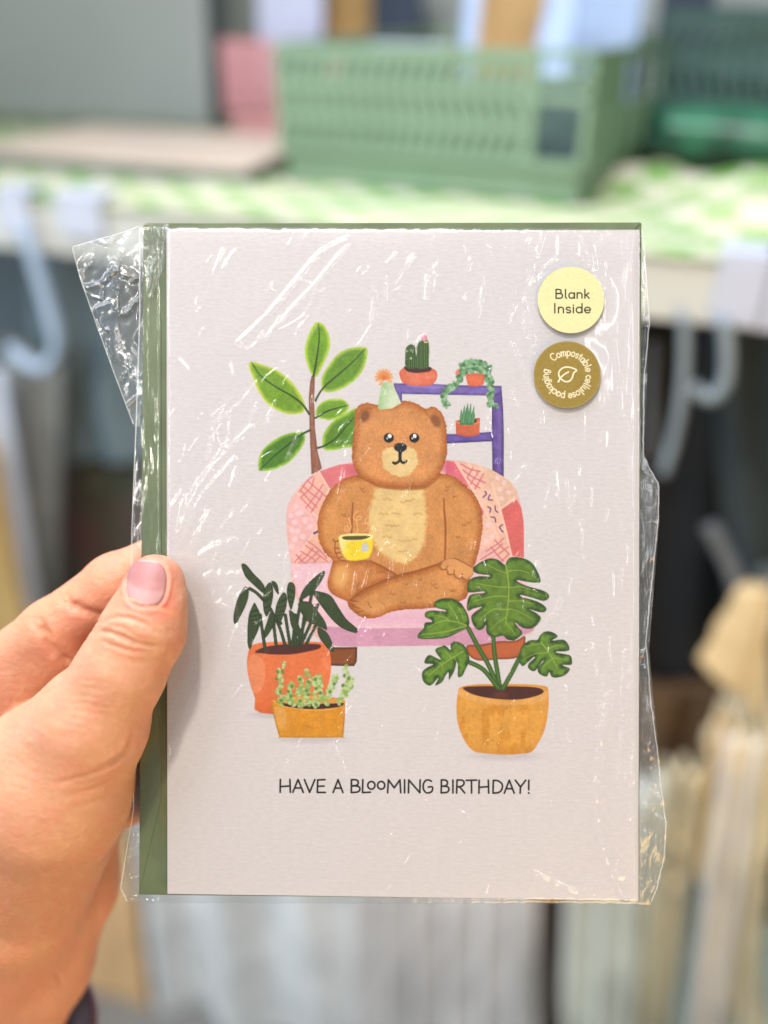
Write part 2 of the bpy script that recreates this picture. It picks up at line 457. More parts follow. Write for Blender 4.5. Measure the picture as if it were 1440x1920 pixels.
hatch([[(10, 660), (130, 490), (220, 420)], [(30, 740), (180, 600), (230, 450)], [(110, 900), (200, 780), (270, 690), (360, 550)], [(190, 960), (300, 790), (350, 700)], [(130, 490), (260, 600), (400, 720)], [(60, 570), (200, 690), (320, 770)], [(40, 650), (150, 770), (280, 890)], [(30, 740), (130, 850), (220, 940)],
       [(100, 1460), (240, 1560), (430, 1700)], [(30, 1550), (200, 1650), (250, 1700)], [(140, 1400), (300, 1520), (420, 1650)], [(10, 1720), (120, 1620), (210, 1500)], [(90, 1730), (200, 1640), (300, 1540)], [(220, 1720), (330, 1620)], [(-40, 1600), (60, 1700), (110, 1740)], [(-60, 1710), (40, 1600)]])
zl = z6
hatch([[(355, 240), (500, 320), (640, 350)], [(385, 330), (520, 430), (720, 520)], [(450, 440), (530, 300)], [(500, 540), (620, 350)], [(570, 610), (690, 390)]], 1.5)
hatch([[(460, 460), (570, 560), (640, 600)], [(655, 1670), (860, 1540), (980, 1440)], [(730, 1550), (900, 1440), (1000, 1350)], [(860, 1380), (980, 1500), (1070, 1580)], [(800, 1480), (900, 1600), (990, 1700)], [(900, 1600), (1070, 1480)], [(960, 1690), (1080, 1590)]], 1.4)
for x, y in z6([(940, 620), (1070, 670), (820, 1330), (760, 1150), (730, 1400), (960, 760), (900, 450), (1000, 520)]):
    A.blob(x, y, 4.6, 4.6, (238, 200, 206), alpha=.7, soft=.4)
for x, y in zA([(90, 1090), (-10, 980), (-60, 1110), (-100, 1230), (-20, 1250), (60, 1330), (-60, 1370), (170, 1180), (-120, 1010), (-40, 880), (40, 960), (-110, 1480)]):
    A.blob(x, y, 5, 5, (240, 202, 210), alpha=.7, soft=.4)
pur = (104, 72, 122)
for arc in [[(715, 650), (735, 690), (685, 740)], [(790, 700), (765, 770), (830, 780)], [(755, 880), (800, 910), (785, 965)], [(868, 870), (870, 930), (905, 965)], [(805, 1035), (860, 1045), (875, 1110)], [(980, 1150), (935, 1190), (985, 1260)]]:
    A.line(z6(arc), pur, 1.3)
A.line(zA([(230, 1280), (290, 1250)]), (86, 60, 120), 2)
# seat cushion
A.fill([(545, 1058), (640, 1054), (880, 1054), (984, 1056), (990, 1120), (1001, 1168), (1000, 1176), (640, 1178), (612, 1174), (570, 1160)], (230, 190, 198), CH, smooth=False, tex=.04)
A.blob(760, 1160, 150, 12, (222, 168, 190), alpha=.6, soft=.7)
A.fill([(600, 1174), (700, 1178), (900, 1177), (1001, 1168), (1001, 1182), (960, 1200), (900, 1210), (640, 1212), (600, 1205)], (204, 150, 172), CH, smooth=False, tex=.05)
A.line([(560, 1056), (620, 1054)], (206, 150, 160), 2, alpha=.5, soft=2)
# wooden feet
A.fill([(612, 1214), (670, 1213), (669, 1240), (664, 1249), (612, 1248)], (118, 64, 24), CH, smooth=False, soft=.6, fn=lambda X, Y, d, c: c * (.6 + .55 * sstep(0, 6, d))[..., None])
A.fill(z5([(500, 832), (620, 822), (760, 795), (900, 790), (970, 752), (984, 780), (965, 880), (900, 935), (760, 945), (600, 955), (520, 910)]), (168, 88, 48), CH, soft=.6, n=3, fn=lambda X, Y, d, c: c * (.75 + .35 * sstep(0, 6, d))[..., None])

# --- bear
BE = LB['bear']
fur_d = (158, 88, 32); fur = (204, 140, 78)
def furfn(X, Y, d, cc):
    e = (1 - sstep(0, 16, d + 5 * (fbm(X / 6, Y / 6, 31) - .5)))[..., None]
    c = cc * (1 - e) + np.array([176, 102, 42.]) * e
    e2 = (1 - sstep(0, 3.2, d))[..., None] * .6
    c = c * (1 - e2) + np.array([150, 82, 28.]) * e2
    g = (fbm(X / 1.6, Y / 3.0, 8) - .5)[..., None]
    g2 = (fbm(X / 26, Y / 26, 18) - .5)[..., None]
    return c * (1 + .22 * g + .13 * g2)
body = z3([(340, 480), (250, 520), (180, 570), (130, 650), (80, 760), (65, 880), (80, 1000), (130, 1090), (185, 1150), (168, 1230), (145, 1330), (180, 1410), (290, 1465), (325, 1530), (400, 1588), (480, 1606), (560, 1592), (640, 1555), (760, 1535), (900, 1530), (1000, 1520), (1100, 1492), (1220, 1460), (1262, 1400), (1267, 1320), (1300, 1240), (1330, 1130), (1360, 1000), (1376, 860), (1362, 740), (1322, 640), (1250, 560), (1160, 490), (1060, 458), (700, 440)])
A.fill(body, fur, BE, wob=1.2, fn=furfn, tex=.03, n=5)
for p, w in [([(345, 690), (338, 850), (335, 940)], 2), ([(1068, 655), (1072, 760), (1082, 900), (1076, 1135)], 2)]:
    A.line(z3(p), (146, 80, 28), [1.2, w, 1.6], alpha=.9, soft=1.2)
# belly
A.fill(z3([(535, 572), (508, 650), (478, 760), (478, 900), (520, 1020), (600, 1110), (720, 1168), (790, 1160), (850, 1110), (900, 1040), (922, 920), (930, 780), (912, 650), (895, 572), (720, 565)]), (226, 194, 132), BE, soft=5, wob=2.5, tex=.05, alpha=.95)
for x, y in z3([(620, 660), (760, 680), (590, 780), (690, 775), (680, 870), (620, 960), (750, 985), (800, 670), (860, 780), (740, 1070), (640, 870), (820, 985)]):
    pts = [(x - 8, y)] + [(x - 8 + i * 3.2, y + rs.uniform(-2.2, 2.2)) for i in range(1, 6)]
    A.line(pts, (186, 150, 88), 1.5, alpha=.55, soft=1.2)
# legs
LG = (150, 82, 30)
A.fill(z3([(200, 1155), (330, 1145), (480, 1150), (600, 1205), (695, 1268), (560, 1325), (420, 1388), (330, 1455), (290, 1465), (180, 1410), (145, 1330), (168, 1230)]), (198, 130, 68), BE, fn=furfn, soft=1.5, tex=.03)
A.blob(639, 1080, 15, 21, (232, 178, 108), rot=10, alpha=.75, soft=.6)
A.fill(z3([(318, 1470), (420, 1400), (560, 1335), (700, 1275), (860, 1235), (1040, 1178), (1130, 1180), (1240, 1290), (1267, 1330), (1262, 1400), (1220, 1460), (1100, 1492), (1000, 1520), (760, 1535), (640, 1555), (560, 1592), (480, 1606), (400, 1588), (335, 1530)]), (206, 142, 80), BE, fn=furfn, soft=1.2, tex=.03)
A.line(z3([(318, 1468), (420, 1390), (560, 1325), (700, 1268), (860, 1228), (1040, 1168), (1078, 1132)]), LG, [1.6, 2, 2, 1.8, 1.6], alpha=.95, soft=1.1)
A.line(z3([(480, 1150), (600, 1205), (695, 1266)]), LG, 1.5, alpha=.9, soft=1.1)
A.line(z3([(560, 1470), (600, 1500), (605, 1545)]), (176, 108, 48), [1, 2, 1], alpha=.6, soft=1.2)
A.blob(708, 1140, 16, 12, (222, 160, 100), alpha=.5, soft=.7)
for p in [[(338, 1468), (385, 1474)], [(345, 1508), (405, 1530)], [(372, 1560), (432, 1545)], [(430, 1596), (480, 1580)], [(330, 1495), (360, 1500)]]:
    A.line(z3(p), LG, [1.6, .8], alpha=.95)
A.line(z3([(470, 1480), (478, 1510), (490, 1520)]), LG, 1, alpha=.7)
# right paw
A.fill(z3([(1050, 1165), (1085, 1135), (1160, 1128), (1230, 1150), (1300, 1200), (1300, 1260), (1250, 1300), (1215, 1292), (1180, 1290), (1150, 1262), (1110, 1258), (1090, 1225), (1050, 1218), (1038, 1195)]), (214, 152, 92), BE, fn=lambda X, Y, d, c: c * (.84 + .17 * sstep(0, 4, d))[..., None], soft=.9)
for p in [[(1050, 1160), (1036, 1195), (1055, 1222), (1088, 1218), (1098, 1250), (1120, 1262), (1148, 1256), (1160, 1282), (1190, 1294), (1212, 1284), (1235, 1298)], [(1085, 1215), (1100, 1190)], [(1148, 1256), (1150, 1225)], [(1212, 1284), (1215, 1250)], [(1150, 1128), (1200, 1150), (1290, 1200)]]:
    A.line(z3(p), LG, 1.1, alpha=.85)
# left paw round the cup
A.line(z3([(190, 980), (205, 1010), (200, 1050), (215, 1100), (240, 1140), (290, 1150)]), LG, 1.3, alpha=.85)
for p in [[(205, 1000), (232, 990)], [(200, 1048), (236, 1050)], [(205, 1090), (245, 1085)], [(225, 1130), (262, 1118)]]:
    A.line(z3(p), LG, 1.5, alpha=.8)
# fur ticks
ticks = [(270, 780), (300, 795), (430, 600), (1150, 640), (1100, 560), (1230, 860), (1270, 845), (1180, 960), (550, 1240), (575, 1230), (380, 1330), (365, 1350), (770, 1335), (880, 1295), (985, 1335), (1010, 1362), (1130, 1380), (1150, 1385), (660, 1410), (745, 1480), (870, 1440), (1250, 1360), (1090, 590), (420, 575)]
for x, y in z3(ticks):
    s = rs.uniform(.7, 1.2)
    A.line([(x - 4 * s, y - 1), (x, y + 2.5 * s), (x + 4 * s, y - rs.uniform(0, 2))], (158, 94, 40), 1.1, alpha=.7, soft=.8)
# head
head = z2([(180, 702), (140, 730), (118, 765), (108, 900), (92, 1100), (98, 1220), (160, 1320), (280, 1382), (430, 1412), (600, 1414), (720, 1392), (830, 1292), (888, 1150), (888, 1000), (884, 880), (850, 790), (790, 735), (740, 740), (705, 750), (640, 708), (560, 684), (500, 690), (420, 716), (300, 718), (240, 700)])
A.line([(672, 893), (705, 909), (736, 915), (775, 916), (802, 911), (826, 890)], (146, 80, 28), [1, 3, 3, 3, 1], alpha=.7, soft=2)
A.fill(head, (208, 142, 84), BE, wob=1.1, fn=furfn, tex=.03, n=5)
A.blob(685, 777, 11, 15, (150, 84, 44), rot=25, alpha=.55, soft=.4); A.blob(684, 780, 7, 11, (122, 72, 44), rot=25, alpha=.75, soft=.3)
A.blob(817, 786, 10, 14, (158, 92, 48), rot=-30, alpha=.55, soft=.4); A.blob(817, 789, 7.5, 12, (128, 78, 48), rot=-30, alpha=.75, soft=.35)
A.line(z2([(145, 900), (150, 800), (190, 755), (255, 745)]), (158, 90, 34), 1.6, alpha=.55, soft=1.5)
A.line(z2([(705, 752), (730, 800), (780, 860), (830, 905)]), (158, 90, 34), 1.6, alpha=.55, soft=1.5)
A.fill(z2([(345, 1190), (355, 1110), (410, 1072), (480, 1080), (560, 1072), (620, 1095), (645, 1170), (635, 1240), (590, 1290), (510, 1325), (430, 1300), (365, 1255)]), (226, 194, 136), BE, soft=1.6, wob=2.2)
ink = (20, 18, 20)
for cx in (728.9, 776.7):
    A.blob(cx, 821, 9.4, 9, ink, soft=.1)
A.blob(730.8, 817.5, 3.6, 4.0, (246, 244, 240), soft=.2); A.blob(726, 822, 1.5, 1.7, (220, 220, 220), soft=.3)
A.blob(777.6, 817.5, 3.4, 4.0, (246, 244, 240), soft=.2); A.blob(773, 822, 1.5, 1.7, (220, 220, 220), soft=.3)
A.fill(z2([(445, 1065), (460, 1045), (495, 1038), (535, 1045), (552, 1070), (545, 1095), (510, 1115), (470, 1108), (448, 1090)]), ink, None, tex=0)
A.blob(743.5, 835, 3.4, 2, (70, 78, 78), rot=-20, alpha=.8, soft=.5)
A.line(z2([(497, 1100), (495, 1140), (496, 1185)]), ink, [4.2, 3.0, 3.0])
A.line(z2([(438, 1203), (455, 1210), (480, 1198), (496, 1180)]), ink, [2.3, 2.6, 2.4, 2.2]); A.line(z2([(496, 1180), (512, 1200), (532, 1204), (547, 1190)]), ink, [2.2, 2.4, 2.6, 2.3])

# --- hat
HA = LB['hat']
def hatfn(X, Y, d, cc):
    t = sstep(712, 740, X + (Y - 740) * .2)[..., None]
    return np.array([166, 192, 142.]) * (1 - t) + np.array([204, 212, 182.]) * t
A.fill(z2([(345, 528), (425, 524), (470, 620), (505, 702), (430, 745), (370, 752), (325, 760), (306, 742), (322, 640)]), (185, 200, 160), HA, smooth=False, fn=hatfn, soft=.9, tex=.05)
for k in range(11):
    a = math.radians(-200 + k * 25 if k < 9 else 30 + (k - 9) * 90)
    A.line([(720, 709), (720 + 15 * math.cos(a), 708 + 14.5 * math.sin(a))], (228, 160, 104), [2, 2.4], HA, soft=.9)
for k in range(9):
    a = math.radians(-190 + k * 25)
    A.line([(720, 709), (720 + 11 * math.cos(a), 708 + 11 * math.sin(a))], (212, 122, 60), [.8, 1], HA)
A.blob(720, 709, 4, 4, (206, 116, 62), soft=.5)

# --- cup
CU = LB['cup']
def cupfn(X, Y, d, cc):
    t = sstep(640, 660, X + .25 * (Y - 1020))[..., None]
    c = np.array([232, 218, 140.]) * (1 - t) + cc * t
    return c * (.88 + .14 * sstep(0, 3, d))[..., None]
A.fill(zA([(598, 1350), (640, 1305), (760, 1290), (900, 1284), (1060, 1290), (1115, 1310), (1120, 1400), (1112, 1500), (1085, 1590), (1040, 1655), (900, 1690), (760, 1690), (700, 1655), (650, 1580), (620, 1480)]), (234, 204, 44), CU, fn=cupfn, n=4)
A.fill(zA([(600, 1345), (640, 1305), (760, 1288), (900, 1282), (1060, 1290), (1112, 1312), (1112, 1345), (1060, 1378), (900, 1392), (740, 1395), (640, 1375)]), (242, 224, 140), CU)
A.fill(zA([(648, 1345), (700, 1322), (850, 1318), (1050, 1318), (1064, 1335), (980, 1368), (850, 1380), (700, 1376)]), (92, 80, 24), CU)
A.fill(zA([(960, 1440), (985, 1422), (1020, 1424), (1042, 1450), (1050, 1500), (1040, 1550), (990, 1558), (942, 1550), (938, 1500)]), (196, 196, 192), CU)
st = (236, 178, 118)
A.line(zA([(900, 945), (840, 985), (822, 1060), (870, 1085), (930, 1060), (938, 1030), (890, 1030), (862, 1080), (870, 1130), (882, 1200), (865, 1280)]), st, .9, alpha=.9)
A.line(zA([(740, 1040), (775, 1120), (785, 1200), (745, 1245), (695, 1235), (690, 1190), (730, 1170), (752, 1195), (738, 1215)]), st, .9, alpha=.9)
A.line(zA([(1068, 1040), (1010, 1060), (1000, 1110), (1040, 1150), (1030, 1210), (970, 1240)]), st, .8, alpha=.8)
A.line(zA([(945, 1140), (1010, 1135), (1040, 1110)]), st, .8, alpha=.7)

# --- dark leaved plant in terracotta pot
DK = LB['darkplant']
def tpot(X, Y, d, cc):
    c = cc.copy()
    t = sstep(1290, 1340, Y + (X - 540) * .1)[..., None]
    c = c * (1 - t * .7) + np.array([200, 92, 42.]) * t * .7
    e = (1 - sstep(0, 4, d))[..., None] * .35
    return c * (1 - e) + np.array([226, 128, 84.]) * e
A.fill(z4([(200, 960), (260, 918), (400, 902), (560, 900), (700, 898), (880, 903), (955, 945), (985, 1050), (990, 1160), (978, 1260), (940, 1430), (905, 1600), (300, 1592), (250, 1450), (190, 1260), (172, 1120), (180, 1020)]), (222, 118, 66), DK, fn=tpot, n=3, tex=.06)
A.fill(z4([(205, 1040), (260, 1030), (330, 1080), (350, 1200), (330, 1320), (280, 1400), (225, 1380), (190, 1240), (182, 1120)]), (230, 146, 104), None, alpha=.75, soft=1.5)
A.fill(z4([(900, 1060), (940, 1060), (975, 1150), (960, 1180), (920, 1130)]), (228, 138, 92), None, alpha=.6, soft=1.5)
A.fill(z4([(248, 1000), (330, 955), (470, 930), (620, 922), (800, 920), (882, 928), (888, 955), (830, 980), (620, 1020), (440, 1024), (320, 1012)]), (82, 34, 26), DK, n=4)
dleaf_c = (40, 54, 26)
def dleaf(pts, n=4):
    poly = np.array(z4(pts))
    def f(X, Y, d, cc):
        c0 = poly.mean(0)
        u, s_, vt = np.linalg.svd(poly - c0, full_matrices=False)
        v = (X - c0[0]) * vt[1][0] + (Y - c0[1]) * vt[1][1]
        t = (X - c0[0]) * vt[0][0] + (Y - c0[1]) * vt[0][1]
        s = np.sin((v + .0015 * t * t) * 1.9 + t * .12)
        return cc + (sstep(.55, 1, s) * sstep(.5, 2.5, d) * 58)[..., None] * np.array([.85, 1., .55]) - ((1 - sstep(0, 1.8, d)) * 16)[..., None]
    A.fill(poly, dleaf_c, DK, fn=f, n=n, soft=.6)
for s_ in [[(430, 690), (440, 800), (455, 930)], [(455, 680), (500, 790), (540, 925)], [(545, 640), (570, 800), (592, 935)], [(640, 640), (630, 800), (612, 935)], [(730, 650), (710, 800), (690, 925)], [(860, 540), (800, 700), (700, 920)], [(850, 720), (800, 820), (750, 920)], [(700, 500), (660, 700), (640, 930)], [(300, 640), (322, 800), (348, 970)], [(190, 378), (260, 420), (330, 490)], [(800, 440), (760, 620), (660, 925)], [(400, 580), (450, 670), (500, 720)]]:
    A.line(z4(s_), (40, 54, 28), [3.2, 3.0, 3.2], DK); A.line(z4(s_), (82, 100, 52), .8, alpha=.6)
dleaf([(120, 142), (165, 150), (240, 240), (310, 310), (345, 370), (335, 430), (240, 350), (160, 270), (125, 190)])
dleaf([(150, 365), (188, 385), (182, 480), (140, 590), (65, 722), (40, 690), (50, 590), (90, 460)])
dleaf([(408, 315), (440, 312), (470, 350), (482, 440), (445, 400)])
dleaf([(400, 322), (428, 400), (415, 520), (370, 652), (335, 600), (328, 480), (350, 370)])
dleaf([(600, 318), (637, 352), (642, 440), (625, 520), (600, 590), (570, 500), (560, 400), (572, 335)])
dleaf([(585, 590), (645, 640), (685, 760), (735, 850), (742, 872), (660, 840), (605, 750), (585, 650)])
dleaf([(700, 508), (790, 518), (860, 600), (930, 700), (950, 782), (900, 765), (840, 742), (760, 700), (700, 620), (668, 540)])
dleaf([(922, 208), (922, 260), (870, 350), (800, 430), (690, 502), (688, 460), (740, 360), (830, 270)])
dleaf([(790, 408), (870, 408), (985, 450), (1060, 560), (1140, 680), (1242, 770), (1237, 812), (1180, 802), (1090, 762), (1000, 685), (900, 560), (825, 450)])
dleaf([(530, 418), (560, 460), (555, 560), (520, 660), (490, 717), (450, 655), (452, 560), (488, 470)])
dleaf([(245, 520), (270, 560), (302, 640), (290, 760), (240, 880), (203, 972), (178, 920), (178, 760), (190, 640), (220, 560)])
dleaf([(400, 610), (440, 640), (432, 740), (352, 862), (338, 800), (368, 700)])
dleaf([(860, 758), (940, 800), (990, 880), (1018, 982), (980, 988), (920, 920), (868, 840)])

# --- small yellow pot
YP = LB['yellowpot']
A.fill(z4([(425, 1480), (520, 1440), (760, 1425), (1000, 1440), (1118, 1470), (1126, 1510), (1122, 1680), (1108, 1822), (1080, 1832), (520, 1832), (486, 1822), (440, 1660), (415, 1540)]), (216, 146, 34), YP, n=3, fn=lambda X, Y, d, c: c * (1 - .12 * (1 - sstep(0, 5, d)))[..., None], tex=.07)
A.fill(z4([(440, 1540), (520, 1545), (560, 1600), (550, 1700), (500, 1760), (455, 1660)]), (226, 170, 96), None, alpha=.7, soft=2)
A.line(z4([(430, 1475), (520, 1520), (700, 1552), (860, 1560), (1020, 1545), (1120, 1490)]), (228, 166, 84), 2, alpha=.9)
A.fill(z4([(455, 1485), (600, 1505), (800, 1495), (1000, 1500), (1115, 1495), (1060, 1535), (850, 1556), (680, 1548), (540, 1525)]), (66, 28, 20), YP, n=4)
A.fill(z4([(470, 1455), (760, 1428), (1110, 1465), (1000, 1500), (600, 1500)]), (222, 158, 74), YP, alpha=.8)
pal_y = [(160, 184, 108), (182, 200, 136), (146, 172, 96), (190, 206, 150), (140, 166, 90)]
stalks = [[(520, 1510), (490, 1400), (500, 1290), (485, 1220), (530, 1110)], [(610, 1510), (590, 1410), (610, 1310)], [(690, 1520), (680, 1400), (700, 1260)], [(770, 1510), (745, 1400), (775, 1300), (750, 1180)], [(850, 1520), (830, 1400), (850, 1240)], [(900, 1470), (890, 1380), (870, 1240)], [(960, 1500), (960, 1420), (1000, 1330), (1030, 1240)], [(1080, 1500), (1100, 1380), (1150, 1290), (1125, 1130)], [(1090, 1440), (1160, 1370), (1190, 1280)], [(480, 1480), (560, 1440), (640, 1500), (740, 1490), (850, 1520)]]
for s_ in stalks:
    beads(z4(s_), 44, 5.2, 3.4, pal_y, YP)
for x, y in z4([(470, 1190), (518, 1190), (460, 1260), (610, 1335), (575, 1385), (498, 1390), (688, 1265), (772, 1290), (838, 1265), (845, 1355), (752, 1375), (885, 1400), (770, 1415), (600, 1430), (980, 1385), (1020, 1310), (1105, 1325), (1160, 1255), (1120, 1230), (690, 1475), (505, 1470), (845, 1510)]):
    A.blob(x, y, 3.6, 3.0, (104, 136, 66), rot=rs.uniform(0, 180), label=YP, soft=.25)

# --- monstera
MO = LB['monstera']
def mpot(X, Y, d, cc):
    n = fbm(X / 14, Y / 30, 77)
    t = (sstep(.5, .7, n) * sstep(1295, 1330, Y))[..., None]
    c = cc * (1 - .5 * t) + np.array([190, 122, 26.]) * .5 * t
    e = (1 - sstep(0, 12, d))[..., None] * .35
    return c * (1 - e) + np.array([204, 132, 52.]) * e
A.fill(z5([(432, 1210), (450, 1172), (560, 1150), (760, 1145), (1000, 1148), (1140, 1162), (1170, 1200), (1170, 1350), (1140, 1520), (1080, 1640), (1030, 1702), (940, 1718), (800, 1724), (640, 1712), (560, 1695), (490, 1620), (432, 1480), (418, 1330)]), (218, 156, 66), MO, fn=mpot, n=3, tex=.06)
A.fill(z5([(440, 1190), (560, 1240), (800, 1280), (1000, 1270), (1160, 1200), (1150, 1270), (1000, 1310), (780, 1320), (560, 1290), (450, 1240)]), (228, 172, 108), None, alpha=.6, soft=3)
A.fill(z5([(480, 1190), (500, 1168), (750, 1163), (1060, 1172), (1132, 1210), (1050, 1250), (900, 1274), (700, 1262), (560, 1232)]), (74, 30, 22), MO, n=4)
A.blob(*z5([(780, 1235)])[0], 14, 6, (112, 58, 40), alpha=.6, soft=.6)
def mstem(p):
    A.line(z5(p), (50, 82, 28), 4.3, MO); A.line(z5(p), (86, 122, 44), 1.8, alpha=.9, soft=1.2)
for p in [[(718, 760), (730, 900), (752, 1040), (775, 1180)], [(515, 690), (600, 850), (680, 990), (760, 1170)], [(530, 970), (640, 1030), (760, 1178)], [(930, 940), (868, 1060), (800, 1180)]]: mstem(p)
def mfn(X, Y, d, cc):
    n = fbm(X / 9, Y / 9, 55)
    e = sstep(0, 9, d + (n - .5) * 8)[..., None]
    c = np.array([46, 78, 26.]) * (1 - e) + cc * e
    k = (1 - sstep(0, 1.4, d))[..., None] * .5
    c = c * (1 - k) + np.array([34, 44, 20.]) * k
    return c * (.85 + .32 * n)[..., None]
A.fill(z5([(820, 165), (808, 168), (760, 130), (690, 118), (620, 145), (560, 190), (560, 225), (600, 245), (685, 256), (685, 266), (600, 264), (540, 282), (510, 320), (508, 380), (525, 398), (640, 388), (640, 400), (540, 412), (512, 450), (503, 520), (515, 548), (560, 528), (618, 514), (620, 522), (565, 560), (538, 600), (560, 670), (600, 705), (640, 690), (662, 660), (660, 700), (680, 745), (740, 762), (800, 750), (830, 780), (890, 788), (945, 750), (955, 715), (925, 685), (898, 640), (960, 685), (1030, 692), (1080, 660), (1110, 610), (1080, 570), (1010, 532), (1090, 556), (1140, 556), (1152, 520), (1080, 470), (950, 432), (955, 418), (1060, 446), (1130, 466), (1175, 442), (1166, 405), (1110, 375), (1000, 345), (920, 308), (925, 296), (1010, 312), (1095, 316), (1105, 290), (1080, 220), (1030, 150), (960, 115), (880, 106), (840, 125)]), (94, 124, 36), MO, fn=mfn, n=3, soft=.6)
A.fill(z5([(235, 510), (240, 475), (290, 448), (380, 446), (450, 480), (480, 520), (512, 580), (524, 650), (500, 690), (440, 720), (340, 765), (230, 777), (108, 772), (110, 730), (150, 690), (160, 645), (215, 638), (212, 622), (163, 597), (165, 560), (220, 543), (325, 552), (325, 540), (270, 528)]), (98, 132, 38), MO, fn=mfn, n=3, soft=.6)
A.fill(z5([(370, 822), (410, 798), (470, 820), (500, 860), (522, 920), (522, 965), (490, 1030), (465, 1080), (430, 1085), (430, 1000), (420, 962), (404, 1030), (358, 1112), (355, 1050), (330, 1075), (300, 1130), (243, 1158), (272, 1100), (262, 1102), (225, 1145), (190, 1158), (145, 1120), (138, 1050), (180, 1010), (222, 990), (222, 982), (158, 976), (170, 930), (200, 908), (250, 930), (292, 945), (243, 870), (290, 840), (328, 832), (372, 870)]), (98, 132, 40), MO, fn=mfn, n=3, soft=.6)
A.fill(z5([(1100, 750), (1140, 718), (1200, 720), (1248, 757), (1200, 790), (1290, 782), (1332, 820), (1337, 872), (1240, 880), (1240, 890), (1340, 908), (1362, 940), (1358, 988), (1290, 988), (1292, 996), (1347, 1022), (1310, 1070), (1250, 1092), (1200, 1088), (1180, 1050), (1172, 1058), (1155, 1085), (1100, 1065), (1082, 1020), (1130, 960), (1120, 960), (1060, 1040), (1010, 1020), (1008, 980), (1060, 930), (1050, 925), (1000, 970), (960, 1000), (932, 960), (930, 900), (960, 830), (1020, 788), (1080, 785)]), (100, 132, 42), MO, fn=mfn, n=3, soft=.6)
vn = (150, 172, 72)
for p, w in [([(822, 170), (840, 280), (848, 380), (838, 520), (818, 670)], 1.2), ([(838, 240), (760, 215), (640, 150)], .8), ([(845, 220), (930, 215), (1010, 235)], .8), ([(846, 350), (740, 350), (580, 320)], .9), ([(848, 360), (950, 350), (1080, 390)], .8), ([(845, 430), (720, 430), (560, 470)], .9), ([(842, 470), (940, 465), (1050, 490)], .8), ([(838, 540), (720, 535), (610, 620)], .9), ([(832, 530), (920, 550), (1050, 620)], .8), ([(828, 600), (760, 640), (700, 700)], .7), ([(822, 640), (870, 700), (900, 750)], .7),
             ([(500, 665), (400, 635), (300, 630), (180, 685)], 1), ([(440, 640), (400, 560), (345, 480)], .8), ([(360, 630), (320, 600), (245, 585)], .8), ([(500, 668), (340, 715), (140, 740)], 1.1), ([(470, 610), (460, 560), (430, 520)], .7),
             ([(470, 880), (380, 935), (280, 1000), (190, 1080)], 1), ([(380, 935), (330, 880)], .7), ([(300, 985), (240, 950)], .7), ([(400, 925), (440, 1000)], .7), ([(300, 990), (320, 1060)], .6),
             ([(1110, 800), (1160, 870), (1210, 950), (1245, 1020)], 1), ([(1160, 860), (1240, 830), (1300, 840)], .7), ([(1200, 930), (1320, 950)], .7), ([(1170, 890), (1060, 900), (960, 950)], .7), ([(1200, 940), (1130, 1000)], .7), ([(990, 840), (1060, 820), (1120, 820)], .7)]:
    A.line(z5(p), vn, [w * 1.2, w * .7], alpha=.85, soft=.6)
for p in [[(512, 545), (540, 450), (600, 415)], [(1085, 650), (1108, 600), (1080, 575)], [(1165, 455), (1150, 410)], [(140, 765), (300, 755), (430, 715), (500, 680)]]:
    A.line(z5(p), (150, 176, 88), .7, alpha=.6)
# tiny flecks in the recycled paper
for i in range(46):
    A.blob(rs.uniform(AX0, AX1), rs.uniform(AY0, AY1), rs.uniform(.5, 1.0), rs.uniform(.4, .8), (120, 108, 100), soft=.4, alpha=.5)

# ---- lettering stroke font (unit boxes, y down)
def arc(cx, cy, rx, ry, a0, a1, n=14):
    return [(cx + rx * math.cos(math.radians(a)), cy + ry * math.sin(math.radians(a))) for a in np.linspace(a0, a1, n)]
CAPS = {
 'H': [[(.04, 0), (.02, 1)], [(.94, 0), (.98, 1)], [(.03, .56), (.96, .5)]],
 'A': [[(0, 1), (.5, 0), (1, 1)], [(.2, .66), (.82, .66)]],
 'V': [[(0, 0), (.5, 1), (1, 0)]],
 'E': [[(.96, .0), (.05, .02), (0, 1), (1, 1)], [(.04, .52), (.85, .5)]],
 'B': [[(.05, 0), (.03, 1)], [(.05, 0), (.5, .0), (.78, .1), (.8, .3), (.6, .44), (.06, .48)], [(.06, .48), (.7, .5), (.98, .62), (.96, .84), (.7, .96), (.03, 1)]],
 'L': [[(.05, 0), (.02, 1), (1, .97)]],
 'O': [arc(.5, .5, .5, .5, 0, 360, 24)],
 'M': [[(0, 1), (.06, 0), (.5, .62), (.94, 0), (1, 1)]],
 'I': [[(.5, 0), (.5, 1)]],
 'N': [[(0, 1), (.03, 0), (.97, 1), (1, 0)]],
 'G': [[(.9, .1), (.6, 0), (.25, .06), (.03, .35), (.05, .72), (.3, .97), (.65, 1), (.97, .86), (1, .55), (.58, .55)]],
 'R': [[(.06, 0), (0, 1)], [(.06, .0), (.6, 0), (.9, .12), (.88, .34), (.6, .48), (.08, .54)], [(.4, .54), (1, 1)]],
 'T': [[(0, .02), (1, 0)], [(.5, .0), (.52, 1)]],
 'D': [[(.04, .02), (.0, 1)], [(.04, .02), (.5, .04), (.92, .26), (1, .55), (.8, .86), (.45, .98), (0, 1)]],
 'Y': [[(0, 0), (.48, .5)], [(1, 0), (.5, .52), (.46, 1)]],
 '!': [[(.5, 0), (.48, .72)], [(.48, .97), (.49, 1.0)]],
}
TX0, TX1, TY0, TY1 = 516.0, 1004.0, 1452.0, 1500.0
TXg, TYg, tnx, tny = grid_pts(TX0, TX1, TY0, TY1, 0.6)
T = Paint(TXg, TYg, PAPER)
def zt(x, y): return (500 + x / 2.769, 1440 + y / 2.769)
